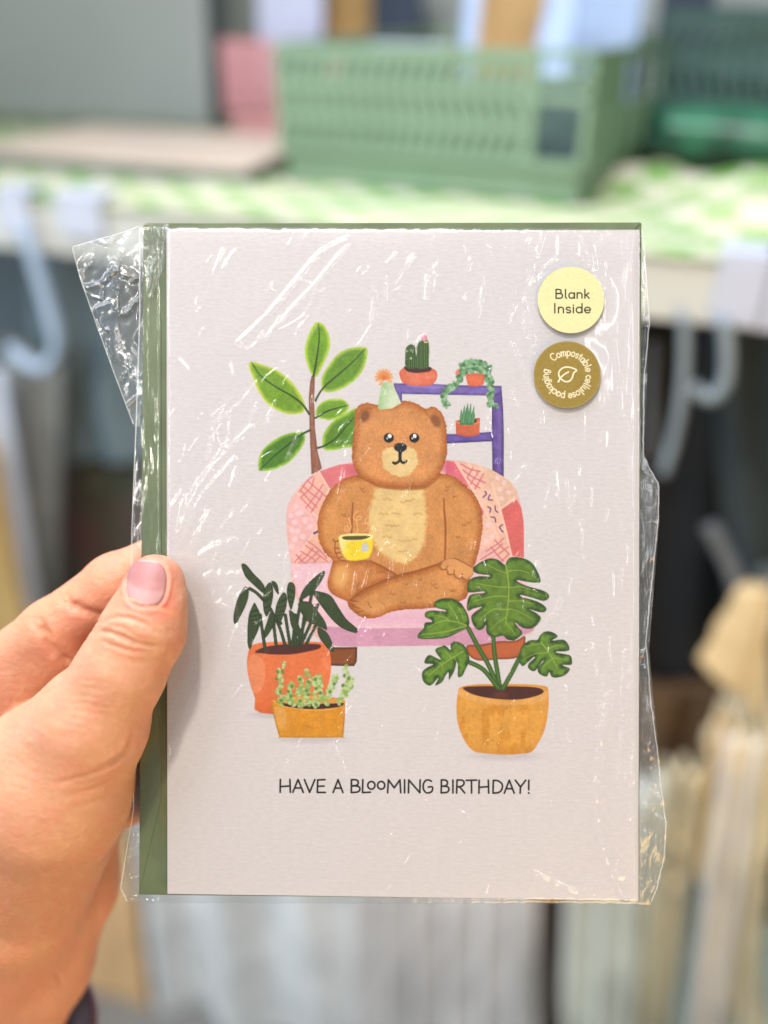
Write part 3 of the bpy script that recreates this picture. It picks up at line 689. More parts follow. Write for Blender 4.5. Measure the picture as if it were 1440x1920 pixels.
msg = [('H', 69, 124), ('A', 136, 190), ('V', 196, 250), ('E', 263, 304), ('A', 345, 396), ('B', 438, 484), ('L', 497, 538), ('O', 525, 562, 70, 110), ('O', 576, 613, 70, 110), ('M', 628, 696), ('I', 710, 722), ('N', 736, 797), ('G', 812, 860), ('B', 905, 946), ('I', 960, 974), ('R', 986, 1028), ('T', 1036, 1090), ('H', 1101, 1154), ('D', 1175, 1224), ('A', 1234, 1285), ('Y', 1291, 1345), ('!', 1352, 1370)]
for m_ in msg:
    ch, xa, xb = m_[:3]
    k = (xa - 69) / 1300
    y0_, y1_ = (m_[3], m_[4]) if len(m_) > 3 else (60 + 4 * k, 126 + 5 * k)
    for s_ in CAPS[ch]:
        pts = [zt(xa + (xb - xa) * u, y0_ + (y1_ - y0_) * v) for u, v in s_]
        curved = ch in 'BGRDO' and len(pts) > 3
        T.line(pts, (16, 12, 16), 1.65, 1, soft=.5, smooth=curved)

# ---- build the front of the card from the painted grids
def card_xy(X, Y):
    k = np.zeros_like(X) + 0.0
    return (X - 720.0) * S, (960.0 - Y) * S, k

outline = dict(tl=(312, 433), tr=(1199, 431), bl=(314, 1676), br=(1197, 1688))
def xl(y): return 312 + 2 * (y - 433) / 1243.
def xr(y): return 1199 - 2 * (y - 431) / 1257.
def yt(x): return 433 - 2 * (x - 312) / 887.
def yb(x): return 1676 + 12 * (x - 314) / 883.
fv = []; ff = []; fc = []
def add_block(V, Fq, C):
    off = sum(len(v) for v in fv)
    fv.append(V); ff.append(Fq + off); fc.append(C)
def strip(x0f, x1f, y0f, y1f, nx=24, ny=8):
    u, v = np.meshgrid(np.linspace(0, 1, nx + 1), np.linspace(0, 1, ny + 1))
    if callable(y0f):
        X = xl(440) + (xr(440) - xl(440)) * u; Y0 = y0f(X); Y = Y0 + (y1f - Y0) * v
        X = xl(Y) + (xr(Y) - xl(Y)) * u
    elif callable(y1f):
        X = xl(1680) + (xr(1680) - xl(1680)) * u; Y1 = y1f(X); Y = y0f + (Y1 - y0f) * v
        X = xl(Y) + (xr(Y) - xl(Y)) * u
    else:
        Y = y0f + (y1f - y0f) * v
        a = x0f(Y) if callable(x0f) else x0f; b = x1f(Y) if callable(x1f) else x1f
        X = a + (b - a) * u
    x, y, zz = card_xy(X, Y)
    C = np.empty((X.size, 3)); C[:] = pigment(PAPER)
    add_block(np.stack([x.ravel(), y.ravel(), zz.ravel()], -1), grid_faces(nx + 1, ny + 1).reshape(-1, 4), C)
strip(None, None, yt, AY0)
strip(xl, AX0, AY0, AY1, 8, 24)
strip(AX1, xr, AY0, AY1, 8, 24)
strip(xl, xr, AY1, TY0)
strip(xl, TX0, TY0, TY1, 8, 4)
strip(TX1, xr, TY0, TY1, 8, 4)
strip(None, None, TY1, yb)

def split_paint(pt, nx, ny, names, parent):
    x, y, zz = card_xy(pt.X, pt.Y)
    V = np.stack([x.ravel(), y.ravel(), zz.ravel()], -1)
    C = pigment(pt.c.reshape(-1, 3))
    Fq = grid_faces(nx, ny)
    lab = pt.lab
    q = np.stack([lab[:-1, :-1], lab[1:, :-1], lab[1:, 1:], lab[:-1, 1:]], -1)
    fl = np.max(q, -1) if len(names) == 2 else q[..., 0]
    out = {}
    for k, nm in names.items():
        f = Fq[fl == k].reshape(-1, 4)
        if len(f) == 0: continue
        used, inv = np.unique(f, return_inverse=True)
        f2 = inv.reshape(-1, 4)
        if k == 0:
            add_block(V[used], f2, C[used])
        else:
            out[k] = mesh_obj(nm, V[used], f2, M_PRINT, parent, colors=C[used])
    return out
names = {0: 'paper', LB['chair']: 'printed_armchair', LB['bear']: 'printed_bear', LB['cup']: 'printed_cup', LB['hat']: 'printed_party_hat', LB['rack']: 'printed_rack', LB['tree']: 'printed_foliage_plant', LB['cactus']: 'printed_cactus', LB['trailing']: 'printed_trailing_plant', LB['aloe']: 'printed_aloe', LB['darkplant']: 'printed_dark_leaved_plant', LB['yellowpot']: 'printed_yellow_pot_plant', LB['monstera']: 'printed_monstera'}
parts = split_paint(A, gnx, gny, names, card)
parts[LB['yellowpot']]['label'] = 'small yellow pot of pale green sprigs'
parts[LB['monstera']]['label'] = 'monstera in a wide ochre pot'
split_paint(T, tnx, tny, {0: 'paper', 1: 'printed_lettering'}, card)
mesh_obj('card_front', np.concatenate(fv), np.concatenate(ff), M_PRINT, card, colors=np.concatenate(fc))

M_CARD = simple_mat('card_stock', (0.74, 0.71, 0.68), 0.7, 0.03, 300, 0.00005, 1500)
def slab(name, quad, z0, z1, mat, parent, bev=0.0, dz=None):
    """thin board from four photo corners (tl,tr,br,bl), back z0 to front z1 in mm"""
    bmv = []
    for zz in (z0, z1):
        for (px, py) in quad:
            bmv.append(((px - 720) * S, (960 - py) * S, zz))
    f = [(3, 2, 1, 0)[::-1], (4, 5, 6, 7)[::-1], (0, 1, 5, 4), (1, 2, 6, 5), (2, 3, 7, 6), (3, 0, 4, 7)]
    f = [(0, 1, 2, 3), (7, 6, 5, 4), (1, 0, 4, 5), (2, 1, 5, 6), (3, 2, 6, 7), (0, 3, 7, 4)]
    o = mesh_obj(name, bmv, f, mat, parent)
    if bev:
        m = o.modifiers.new('bevel', 'BEVEL'); m.width = bev * .001; m.segments = 2
    return o
cq = [(312, 433), (1199, 431), (1197, 1688), (314, 1676)]
slab('card_front_leaf', cq, -0.42, -0.03, M_CARD, card)
slab('card_back_leaf', [(313, 433.5), (1198, 432), (1197.5, 1689), (314.5, 1677)], -1.05, -0.62, M_CARD, card)

# ---- the green envelope behind the card
M_ENV = simple_mat('envelope_paper', (0.082, 0.115, 0.050), 0.6, 0.07, 60, 0.00008, 1400, c2=(0.105, 0.145, 0.068))
env = empty('envelope', CARD_M)
tag(env, 'sage green paper envelope packed behind the greeting card', 'envelope')
slab('envelope_body', [(266, 417), (1206, 415), (1201, 1692), (258, 1682)], -2.2, -1.45, M_ENV, env, 0.25)
slab('side_flap', [(267.5, 440), (300, 600), (300, 1500), (259, 1676)], -1.42, -1.22, M_ENV, env, 0.05)
slab('top_flap', [(272, 416.2), (1204, 414.5), (1120, 500), (350, 500)], -1.42, -1.18, M_ENV, env, 0.05)

# ------------------------------------------------------------------ stickers
LOW = {
 'a': ([arc(.42, .5, .42, .5, 0, 360, 22), [(.84, 0), (.84, 1)]], .95),
 'b': ([arc(.46, .5, .42, .5, 0, 360, 22), [(.04, -.62), (.04, 1)]], .95),
 'c': ([arc(.45, .5, .45, .5, -45, -315, 18)], .82),
 'd': ([arc(.42, .5, .42, .5, 0, 360, 22), [(.84, -.62), (.84, 1)]], .95),
 'e': ([[(.02, .52), (.86, .52)] + arc(.44, .5, .43, .5, 0, -315, 20)[1:]], .92),
 'g': ([arc(.42, .5, .42, .5, 0, 360, 22), [(.84, 0), (.84, 1.1)] + arc(.44, 1.1, .4, .38, 0, 150, 10)], .95),
 'i': ([[(.1, 0), (.1, 1)], [(.1, -.36), (.1, -.33)]], .26),
 'k': ([[(.05, -.62), (.05, 1)], [(.62, .02), (.06, .58)], [(.25, .42), (.68, 1)]], .74),
 'l': ([[(.1, -.62), (.1, .82), (.26, 1)]], .34),
 'm': ([[(.04, 0), (.04, 1)], [(.04, .4)] + arc(.32, .36, .27, .36, 180, 360, 10) + [(.6, 1)], [(.6, .4)] + arc(.88, .36, .27, .36, 180, 360, 10) + [(1.16, 1)]], 1.28),
 'n': ([[(.04, 0), (.04, 1)], [(.04, .42)] + arc(.4, .38, .36, .38, 180, 360, 12) + [(.76, 1)]], .88),
 'o': ([arc(.45, .5, .45, .5, 0, 360, 22)], .96),
 'p': ([arc(.46, .5, .42, .5, 0, 360, 22), [(.04, 0), (.04, 1.55)]], .95),
 's': ([arc(.34, .25, .3, .25, -30, -250, 10) + arc(.36, .75, .3, .25, -70, 150, 10)], .72),
 't': ([[(.22, -.45), (.22, .8), (.42, 1)], [(0, .0), (.45, .0)]], .52),
 'u': ([[(.04, 0), (.04, .6)] + arc(.4, .62, .36, .38, 180, 0, 12) + [(.76, 0)], [(.76, 0), (.76, 1)]], .88),
 'B': ([[(.05, -.62), (.05, 1)], [(.05, -.62), (.5, -.62), (.78, -.5), (.8, -.05), (.6, .1), (.06, .14)], [(.06, .14), (.7, .14), (1.0, .32), (.98, .8), (.7, 1), (.05, 1)]], 1.1),
 'C': ([arc(.62, .19, .62, .81, -42, -318, 22)], 1.2),
 'I': ([[(.1, -.62), (.1, 1)]], .34),
 ' ': ([], .5),
}
def polar(cx, cy, R, nr=90, na=300):
    r = np.linspace(0, 1, nr + 1)[1:] * R
    a = np.linspace(0, 2 * np.pi, na, endpoint=False)
    RR, AA = np.meshgrid(r, a, indexing='ij')
    X = np.concatenate([[cx], (cx + RR * np.cos(AA)).ravel()]); Y = np.concatenate([[cy], (cy + RR * np.sin(AA)).ravel()])
    f = []
    j = np.arange(na); jn = (j + 1) % na
    for i in range(nr - 1):
        f.append(np.stack([1 + i * na + j, 1 + i * na + jn, 1 + (i + 1) * na + jn, 1 + (i + 1) * na + j], -1))
    q = np.concatenate(f)[:, ::-1]
    tri = [(0, 1 + int((k + 1) % na), 1 + int(k)) for k in range(na)]
    return X, Y, [tuple(int(v) for v in t) for t in q] + tri, na, nr
def sticker(name, cx, cy, R, base, label, zt_, paintfn, skew=0.0):
    root = empty(name, CARD_M)
    tag(root, label, 'sticker', 'round stickers on the wrapper')
    X, Y, f, na, nr = polar(cx, cy, R)
    pt = Paint(X, Y, base)
    paintfn(pt)
    def zz(x, y): return zt_ + skew * (y - cy) * S
    kk = (D - zt_) / D
    V = np.stack([(X - 720) * S * kk, (960 - Y) * S * kk, zz(X, Y)], -1)
    C = np.clip(lin(pt.c) / lin(PAPER) * 0.42, .003, .95)
    # rim: a second ring lower down gives the sticker its thickness
    ring = np.arange(na) + 1 + (nr - 1) * na
    V2 = V[ring].copy(); V2[:, 2] -= 0.07
    off = len(V)
    f = list(f) + [(int(ring[k]), int(off + k), int(off + (k + 1) % na), int(ring[(k + 1) % na])) for k in range(na)]
    o = mesh_obj('sticker_disc', np.concatenate([V, V2]), f, M_STICK, root, colors=np.concatenate([C, np.clip(C[ring] * 1.1, 0, .9)]))
    # orientation safety: face the camera
    return root
M_STICK = print_mat('sticker_paper', 0.5, 0.00005, 0.4)

def p_blank(pt):
    ix = (slice(None),)
    n = fbm(pt.X / 5, pt.Y / 5, 3)
    pt.c *= (0.98 + .04 * n)[:, None]
    def word(txt, x0, x1, ytop, ybase):
        # ytop = x-height top, ybase = baseline
        h = ybase - ytop
        wtot = sum(LOW[c][1] + .26 for c in txt) - .36
        kx = (x1 - x0) / wtot
        x = x0
        for c in txt:
            st_, adv = LOW[c]
            for s_ in st_:
                pt.line([(x + u * kx, ytop + v * h) for u, v in s_], (36, 34, 18), 1.25, smooth=False, soft=.45)
            x += (adv + .26) * kx
    word('Blank', 1042, 1104, 549.0, 559.2)
    word('Inside', 1039, 1106.5, 576.0, 586.6)
STICK_Z = 1.3
def p_comp(pt):
    cx, cy = 1063.5, 702.5
    n = fbm(pt.X / 2.2, pt.Y / 2.2, 13)
    pt.c *= (0.92 + .16 * n)[:, None]
    e = sstep(60, 62.6, np.hypot(pt.X - cx, pt.Y - cy))[:, None]
    pt.c[:] = pt.c * (1 - e * .5) + np.array([190, 160, 90.]) * e * .5
    ink_ = (240, 226, 196)
    txt = 'Compostable cellulose packaging'
    tot = sum(LOW[c][1] + .24 for c in txt)
    a = math.radians(-44.0); span = math.radians(331.0)
    Rb = 35.5; h = 8.3
    for c in txt:
        st_, adv = LOW[c]
        for s_ in st_:
            pts = []
            for u, v in s_:
                ang = a + u * span / tot
                r = Rb + (1 - v) * h
                pts.append((cx + r * math.sin(ang), cy - r * math.cos(ang)))
            pt.line(pts, ink_, 1.0, smooth=False, soft=.5)
        a += (adv + .24) * span / tot
    def q(p): return [(980 + x / 6.4, 480 + y / 6.4) for x, y in p]
    pt.line(q([(450, 1468), (432, 1420), (445, 1375), (490, 1340), (560, 1335), (645, 1368), (612, 1405), (595, 1460), (560, 1500), (510, 1506), (462, 1478)]), (244, 232, 206), 1.35, n=8)
    pt.line(q([(428, 1510), (455, 1462), (500, 1420), (550, 1392)]), (244, 232, 206), 1.35)
    pt.blob(*q([(430, 1506)])[0], 1.9, 1.9, (244, 232, 206))
sticker('round_sticker', 1070.5, 562.5, 62.3, (228, 219, 164), 'pale yellow round sticker reading Blank Inside, near the top right corner of the card', STICK_Z, p_blank)
sticker('round_sticker', 1063.5, 702.5, 62.8, (150, 124, 48), 'olive brown round sticker with a leaf emblem ringed by the words Compostable cellulose packaging', STICK_Z, p_comp)

# ------------------------------------------------------------------ cellophane bag
def film_mat(name, haze=0.004, tint=(0.985, 0.99, 0.99), gain=1.6, rough=0.11, sheen=.3):
    m = bpy.data.materials.new(name); m.use_nodes = True
    nt = m.node_tree; N = nt.nodes; L = nt.links
    for n in list(N): N.remove(n)
    out = N.new('ShaderNodeOutputMaterial')
    tr = N.new('ShaderNodeBsdfTransparent'); tr.inputs[0].default_value = (*tint, 1)
    gl = N.new('ShaderNodeBsdfGlossy'); gl.inputs['Roughness'].default_value = rough; gl.inputs[0].default_value = (1, 1, 1, 1)
    g2 = N.new('ShaderNodeBsdfGlossy'); g2.inputs['Roughness'].default_value = .36
    gm = N.new('ShaderNodeMixShader'); gm.inputs[0].default_value = sheen; L.new(gl.outputs[0], gm.inputs[1]); L.new(g2.outputs[0], gm.inputs[2])
    df = N.new('ShaderNodeBsdfDiffuse'); df.inputs[0].default_value = (.85, .88, .9, 1)
    # thin film: same reflectance from either side
    ge = N.new('ShaderNodeNewGeometry')
    dt = N.new('ShaderNodeVectorMath'); dt.operation = 'DOT_PRODUCT'; L.new(ge.outputs['Normal'], dt.inputs[0]); L.new(ge.outputs['Incoming'], dt.inputs[1])
    ab = N.new('ShaderNodeMath'); ab.operation = 'ABSOLUTE'; L.new(dt.outputs['Value'], ab.inputs[0])
    om = N.new('ShaderNodeMath'); om.operation = 'SUBTRACT'; om.inputs[0].default_value = 1.0; L.new(ab.outputs[0], om.inputs[1])
    pw = N.new('ShaderNodeMath'); pw.operation = 'POWER'; pw.inputs[1].default_value = 5.0; L.new(om.outputs[0], pw.inputs[0])
    ma = N.new('ShaderNodeMath'); ma.operation = 'MULTIPLY_ADD'; ma.inputs[1].default_value = 0.9; ma.inputs[2].default_value = 0.042; L.new(pw.outputs[0], ma.inputs[0])
    mu = N.new('ShaderNodeMath'); mu.operation = 'MULTIPLY'; mu.inputs[1].default_value = gain; mu.use_clamp = True
    L.new(ma.outputs[0], mu.inputs[0])
    m1 = N.new('ShaderNodeMixShader'); L.new(mu.outputs[0], m1.inputs[0]); L.new(tr.outputs[0], m1.inputs[1]); L.new(gm.outputs[0], m1.inputs[2])
    m2 = N.new('ShaderNodeMixShader'); m2.inputs[0].default_value = haze
    L.new(m1.outputs[0], m2.inputs[1]); L.new(df.outputs[0], m2.inputs[2]); L.new(m2.outputs[0], out.inputs[0])
    # fine crinkle in the film itself
    tc = N.new('ShaderNodeTexCoord')
    nz = N.new('ShaderNodeTexNoise'); nz.inputs['Scale'].default_value = 260; nz.inputs['Detail'].default_value = 2
    mp = N.new('ShaderNodeMapping'); mp.inputs['Rotation'].default_value = (0, 0, math.radians(-30)); mp.inputs['Scale'].default_value = (1.0, .35, 1)
    L.new(tc.outputs['Object'], mp.inputs[0]); L.new(mp.outputs[0], nz.inputs['Vector'])
    bp = N.new('ShaderNodeBump'); bp.inputs['Strength'].default_value = 0.25; bp.inputs['Distance'].default_value = 0.0003
    L.new(nz.outputs[0], bp.inputs['Height']); L.new(bp.outputs[0], gl.inputs['Normal'])
    return m
M_FILM = film_mat('clear_film')
M_FILM2 = film_mat('clear_film_folded', 0.05, (.93, .95, .96), 1.8, .12)
M_EDGE_GLINT = film_mat('film_edge_glint', 0.30, (.9, .93, .94), 2.5, .15)  # strong pale haze imitates the glint along the film's edges

wrap = empty('cellophane_wrapper', CARD_M)
tag(wrap, 'clear crinkled cellophane bag around the card and envelope with a creased flap at left', 'wrapper')

def interp(y, pts):
    pts = np.asarray(pts, float)
    return np.interp(y, pts[:, 0], pts[:, 1])
LBD = [(424, 262), (600, 262), (800, 255), (1000, 247), (1200, 246), (1400, 250), (1520, 250), (1600, 236), (1665, 226), (1694, 240)]
RBD = [(424, 1203), (470, 1209), (520, 1212), (600, 1218), (660, 1212), (700, 1208), (850, 1206), (872, 1216), (905, 1236), (980, 1234), (1080, 1223), (1200, 1211), (1300, 1219), (1400, 1232), (1480, 1240), (1540, 1249), (1600, 1246), (1660, 1232), (1694, 1218)]

crs = random.Random(11)
creases = []   # (polyline px, width mm, height mm)
def C_(pts, w=.45, h=.16): creases.append((pts, w, h))
C_([(448, 640), (500, 590), (560, 520), (600, 475), (650, 448)], .7, .34)
C_([(500, 632), (545, 580), (600, 520), (655, 455)], .5, .3)
C_([(446, 640), (462, 655), (484, 640), (492, 622)], .45, .22)
C_([(560, 525), (590, 540), (570, 590), (520, 620)], .4, .15)
for p in [[(395, 835), (412, 800), (440, 762)], [(425, 775), (432, 800), (424, 850)], [(445, 762), (482, 715)], [(470, 790), (482, 755)], [(500, 792), (516, 752)], [(412, 790), (420, 760)], [(390, 860), (398, 820)], [(352, 950), (366, 975), (378, 982)], [(540, 860), (560, 810)], [(500, 900), (510, 880)], [(690, 500), (706, 560), (702, 605)], [(725, 520), (722, 575)], [(440, 700), (434, 680)], [(348, 1115), (358, 1150), (372, 1180)], [(370, 1170), (380, 1176)], [(700, 560), (696, 600)], [(420, 500), (440, 470)], [(540, 460), (556, 430)],
          [(905, 540), (895, 590)], [(985, 560), (1000, 640)], [(1003, 520), (982, 560), (985, 600)], [(940, 560), (960, 580)], [(1020, 500), (1045, 480)], [(980, 600), (1004, 670)], [(960, 640), (980, 690)], [(948, 530), (965, 545)],
          [(1150, 640), (1156, 700), (1162, 760)], [(1172, 650), (1168, 720)], [(1186, 470), (1182, 540), (1172, 640)], [(1060, 900), (1066, 960)], [(1040, 880), (1046, 930)], [(960, 900), (985, 870)],
          [(437, 1108), (452, 1160), (466, 1212)], [(540, 1075), (524, 1120)], [(660, 1000), (655, 1050), (640, 1100)], [(668, 1070), (660, 1120)], [(584, 1060), (578, 1100)], [(600, 1080), (592, 1135), (584, 1200)], [(606, 1070), (600, 1110)],
          [(945, 1060), (990, 1020)], [(1000, 1080), (1008, 1050)], [(1015, 1075), (1000, 1110)], [(1030, 1150), (1012, 1180)], [(895, 1100), (900, 1120)], [(930, 1150), (936, 1170)], [(905, 1050), (912, 1080)],
          [(957, 1370), (964, 1345)], [(830, 1410), (845, 1380)], [(815, 1400), (818, 1370)], [(792, 1350), (795, 1320)], [(930, 1420), (932, 1390)], [(620, 1380), (640, 1430)], [(560, 1400), (566, 1385)], [(1040, 1530), (1030, 1500)], [(1000, 1630), (1080, 1668)], [(640, 1420), (650, 1460)]]:
    C_(p, crs.uniform(.32, .5), crs.uniform(.14, .24))
C_([(1090, 440), (1104, 470), (1112, 505), (1124, 535)], .6, .35)
C_([(1108, 460), (1118, 500)], .4, .22)
C_([(1140, 1300), (1128, 1380), (1120, 1450), (1120, 1530), (1135, 1600), (1150, 1640), (1174, 1686)], 1.0, .55)
C_([(1172, 1220), (1168, 1300), (1166, 1380), (1156, 1480), (1153, 1560), (1158, 1620), (1164, 1640)], .7, .40)
C_([(1188, 1150), (1184, 1300), (1186, 1400), (1172, 1440), (1170, 1545)], .6, .32)
C_([(1190, 1390), (1200, 1436), (1184, 1470), (1180, 1530)], .5, .3)
C_([(1183, 1430), (1190, 1460)], .7, .3)
for p_ in [[(352, 1060), (392, 1030), (440, 1012)], [(356, 1090), (400, 1078), (452, 1074)], [(350, 1042), (372, 1006), (392, 960)], [(330, 1030), (338, 985), (350, 930)], [(358, 1120), (396, 1126), (430, 1140)], [(345, 1010), (372, 940), (440, 860)], [(340, 990), (380, 900), (470, 800)]]:
    C_(p_, crs.uniform(.8, 1.3), crs.uniform(.22, .36))
# scattered small dings, leaning like the long ones
for i in range(440):
    x = crs.uniform(325, 1190); y = crs.uniform(445, 1675)
    dens = .25 + .75 * float(fbm(np.array([x / 90.]), np.array([y / 90.]), 91)[0] > .5)
    if y > 1430 and crs.random() < .55: continue
    if y > 1180 and x < 420: continue
    if crs.random() > dens: continue
    lean = 55 + 32 * sstep(500, 1150, x) + crs.gauss(0, 14)
    if crs.random() < .08: lean += 80
    Lh = crs.choice([5, 7, 9, 13, 18, 26]) * crs.uniform(.7, 1.2)
    a = math.radians(lean)
    dx, dy = math.cos(a) * Lh, -math.sin(a) * Lh
    bend = crs.uniform(-.15, .15) * Lh
    C_([(x - dx, y - dy), (x + bend, y), (x + dx, y + dy)], crs.uniform(.30, .55), crs.uniform(.07, .24))

def crease_field(X, Y, cr):
    """X,Y px grid (rows of constant-ish Y); returns mm height"""
    H = np.zeros_like(X)
    for pts, w, h in cr:
        p = smoothcurve(pts, False, 5) if len(pts) > 2 else np.asarray(pts, float)
        m = 4.0 * w / S
        x0, y0 = p.min(0) - m; x1, y1 = p.max(0) + m
        r0, r1 = np.searchsorted(Y[:, 0], [y0, y1])
        if r1 <= r0: continue
        sub = slice(r0, r1)
        c0 = max(int(np.argmax(X[r0] > x0)) - 3, 0); c1 = X.shape[1] - max(int(np.argmax((X[r0] < x1)[::-1])) - 3, 0)
        if c1 <= c0: continue
        sl = (sub, slice(c0, c1))
        d = -sd_line(X[sl], Y[sl], p, 0.0) * S
        # taper to the ends
        H[sl] += h * np.exp(-(d / w) ** 2)
    return H

def main_film():
    ny = 620; nx = 480
    v = np.linspace(426, 1692, ny)
    u = np.linspace(0, 1, nx)
    lb = interp(v, LBD); rb = interp(v, RBD) + 1.2 * (fbm(v / 9, v * 0, 4) - .5) * 2
    Xg = lb[:, None] + (rb - lb)[:, None] * u[None, :]
    Yg = np.repeat(v[:, None], nx, 1)
    yw = sstep(300, 330, Xg)
    mmx, mmy = Xg * S, Yg * S
    base = 0.75 + .55 * (fbm(Xg / 190, Yg / 190, 60, 2) - .3) + .35 * (fbm((Xg * .83 + Yg * .56) / 60, (Yg * .83 - Xg * .56) / 210, 61, 2) - .5)
    # rotated ripple
    ca, sa = math.cos(math.radians(57)), math.sin(math.radians(57))
    al = (mmx * ca - mmy * sa); ac = (mmx * sa + mmy * ca)
    n = fbm(ac / 2.6, al / 11., 63, 2)
    rip = .12 * sstep(.6, .95, n) * sstep(1250, 700, Xg)
    n2 = fbm(mmx / 2.2, mmy / 15., 67, 2)
    rip += .13 * sstep(.6, .95, n2) * sstep(820, 1150, Xg)
    hh = crease_field(Xg, Yg, creases)
    # irregular break-up of every ridge so that glints come in dashes
    hh *= .65 + .7 * vnoise(Xg / 9.0, Yg / 9.0, 71)
    hh *= 1.2
    Z = base + rip + hh
    # flat beneath stickers
    for cx, cy in [(1070.5, 562.5), (1063.5, 702.5)]:
        r = np.hypot(Xg - cx, Yg - cy)
        k = 1 - sstep(60, 92, r)
        Z = Z * (1 - k) + (STICK_Z - .12) * k
    # near the thumb the film is pressed down
    d = -sd_line(Xg, Yg, [(300, 1080), (290, 1200), (262, 1300)], 0.0)
    k = 1 - sstep(50, 150, d)
    Z = Z * (1 - k) + (.18 + .12 * (Z - .6)) * k
    # left of the card it lies on the envelope
    k = 1 - sstep(296, 318, Xg)
    crk = .55 * (fbm(mmx / 1.4, mmy / 9, 81) - .4) + hh
    Z = Z * (1 - k) + (-.95 + .6 * np.abs(crk)) * k
    # right edge: wraps around and hangs loosely
    k = sstep(1188, 1203, Xg)
    crk = 2.0 * (fbm(mmx / 1.1, mmy / 16, 82) - .5) + 1.1 * (fbm(mmx / 1.6 + mmy / 9, mmy / 5, 83) - .5)
    Z = Z * (1 - k) + (-.55 + crk * sstep(1196, 1212, Xg)) * k
    # top and bottom edges turn over
    k = sstep(6, 0, Yg - 426); Z = Z * (1 - k) + (-1.0) * k
    k = sstep(9, 1, 1692 - Yg); Z = Z * (1 - k) + (-.6) * k
    inside = (Xg > 308) & (Xg < 1203) & (Yg > 428) & (Yg < 1690)
    Z = np.where(inside, np.maximum(Z, .12), Z)
    Yo = Yg + 2.0 * (fbm(Xg / 14, Yg * 0 + 3, 88) - .5) * 2 * (sstep(30, 0, 1692 - Yg) + sstep(12, 0, Yg - 426)) + (Xg - 250) * .004
    kk = (D - Z) / D
    V = np.stack([((Xg - 720) * S * kk).ravel(), ((960 - Yo) * S * kk).ravel(), Z.ravel()], -1)
    mesh_obj('front_film', V, grid_faces(nx, ny).reshape(-1, 4), M_FILM, wrap, smooth=True)
    return Xg, Yo, Z
FXg, FYg, FZ = main_film()

def ribbon(name, pts3, width, mat, parent):
    """narrow strip following 3-D points (mm), width in mm, lying in the card plane"""
    p = np.asarray(pts3); t = np.gradient(p, axis=0); t /= np.linalg.norm(t, axis=1)[:, None] + 1e-9
    n = np.stack([-t[:, 1], t[:, 0], np.zeros(len(p))], -1)
    V = np.concatenate([p + n * width / 2, p + np.array([0, 0, .12]), p - n * width / 2])
    N_ = len(p); f = []
    for i in range(N_ - 1):
        f += [(i, i + 1, N_ + i + 1, N_ + i), (N_ + i, N_ + i + 1, 2 * N_ + i + 1, 2 * N_ + i)]
    return mesh_obj(name, V, f, mat, parent, smooth=True)

def p3(x, y, zz): 
    k = (D - zz) / D
    return ((x - 720) * S * k, (960 - y) * S * k, zz)
ribbon('edge_glint', [p3(FXg[i, 0], FYg[i, 0], FZ[i, 0] + .05) for i in range(0, 620, 6)], .35, M_EDGE_GLINT, wrap)
ribbon('edge_glint', [p3(FXg[i, -1], FYg[i, -1], FZ[i, -1] + .05) for i in range(0, 620, 4)], .3, M_EDGE_GLINT, wrap)

def film_sheet(name, lb, rb, y0, y1, zbase, amp, sc, seed, mat, pitch=2.0, aniso=1.0, extra=None):
    ny = int((y1 - y0) / pitch) + 1
    v = np.linspace(y0, y1, ny)
    L_, R_ = interp(v, lb), interp(v, rb)
    nx = int(max(R_ - L_) / pitch) + 2
    u = np.linspace(0, 1, nx)
    Xg = L_[:, None] + (R_ - L_)[:, None] * u[None]; Yg = np.repeat(v[:, None], nx, 1)
    mmx, mmy = Xg * S, Yg * S
    ra = .82 if aniso < 2 else .12
    wx = mmx + 3.5 * (fbm(mmx / 7, mmy / 7, seed + 31, 2) - .5); wy = mmy + 3.5 * (fbm(mmx / 7 + 40, mmy / 7, seed + 32, 2) - .5)
    ux = wx * math.cos(ra) + wy * math.sin(ra); uy = -wx * math.sin(ra) + wy * math.cos(ra)
    a = fbm(ux / sc, uy / (sc * aniso), seed, 3)
    b = 1 - np.abs(2 * vnoise(ux / (sc * .9) + 9, uy / (sc * 1.1 * aniso), seed + 5) - 1) * 2.6
    Z = zbase + amp * (a - .5) * 1.5 + amp * .9 * np.clip(b, 0, 1) ** 2
    if extra is not None: Z = Z + extra(Xg, Yg)
    kk = (D - Z) / D
    V = np.stack([((Xg - 720) * S * kk).ravel(), ((960 - Yg) * S * kk).ravel(), Z.ravel()], -1)
    o = mesh_obj(name, V, grid_faces(nx, ny).reshape(-1, 4), mat, wrap, smooth=True)
    return Xg, Yg, Z
# folded flap sticking out on the left, upper corner
flapcr = [([(215, 500), (200, 525), (160, 540)], .5, .5), ([(160, 548), (190, 560), (195, 530)], .5, .45), ([(180, 580), (195, 612), (206, 622)], .45, .5), ([(205, 640), (213, 675)], .6, .6), ([(225, 470), (240, 480), (255, 470)], .4, .4), ([(175, 480), (168, 500)], .4, .4), ([(240, 440), (250, 465)], .4, .4), ([(232, 470), (222, 500), (214, 540)], .4, .45), ([(236, 700), (228, 715)], .4, .4), ([(268, 500), (262, 600)], .5, .5), ([(222, 540), (222, 660), (226, 760)], .35, .35)]
fx, fy, fz = film_sheet('back_flap', [(424, 262), (437, 228), (463, 135), (520, 150), (600, 178), (700, 214), (800, 252)], [(424, 276), (470, 282), (800, 262)], 424, 800, -1.9, .75, 7.5, 33, M_FILM2, 1.6, 1.4, lambda X, Y: crease_field(X, Y, flapcr) * (.5 + vnoise(X / 6, Y / 6, 4)))
k_ = int((463 - 424) / 1.6)
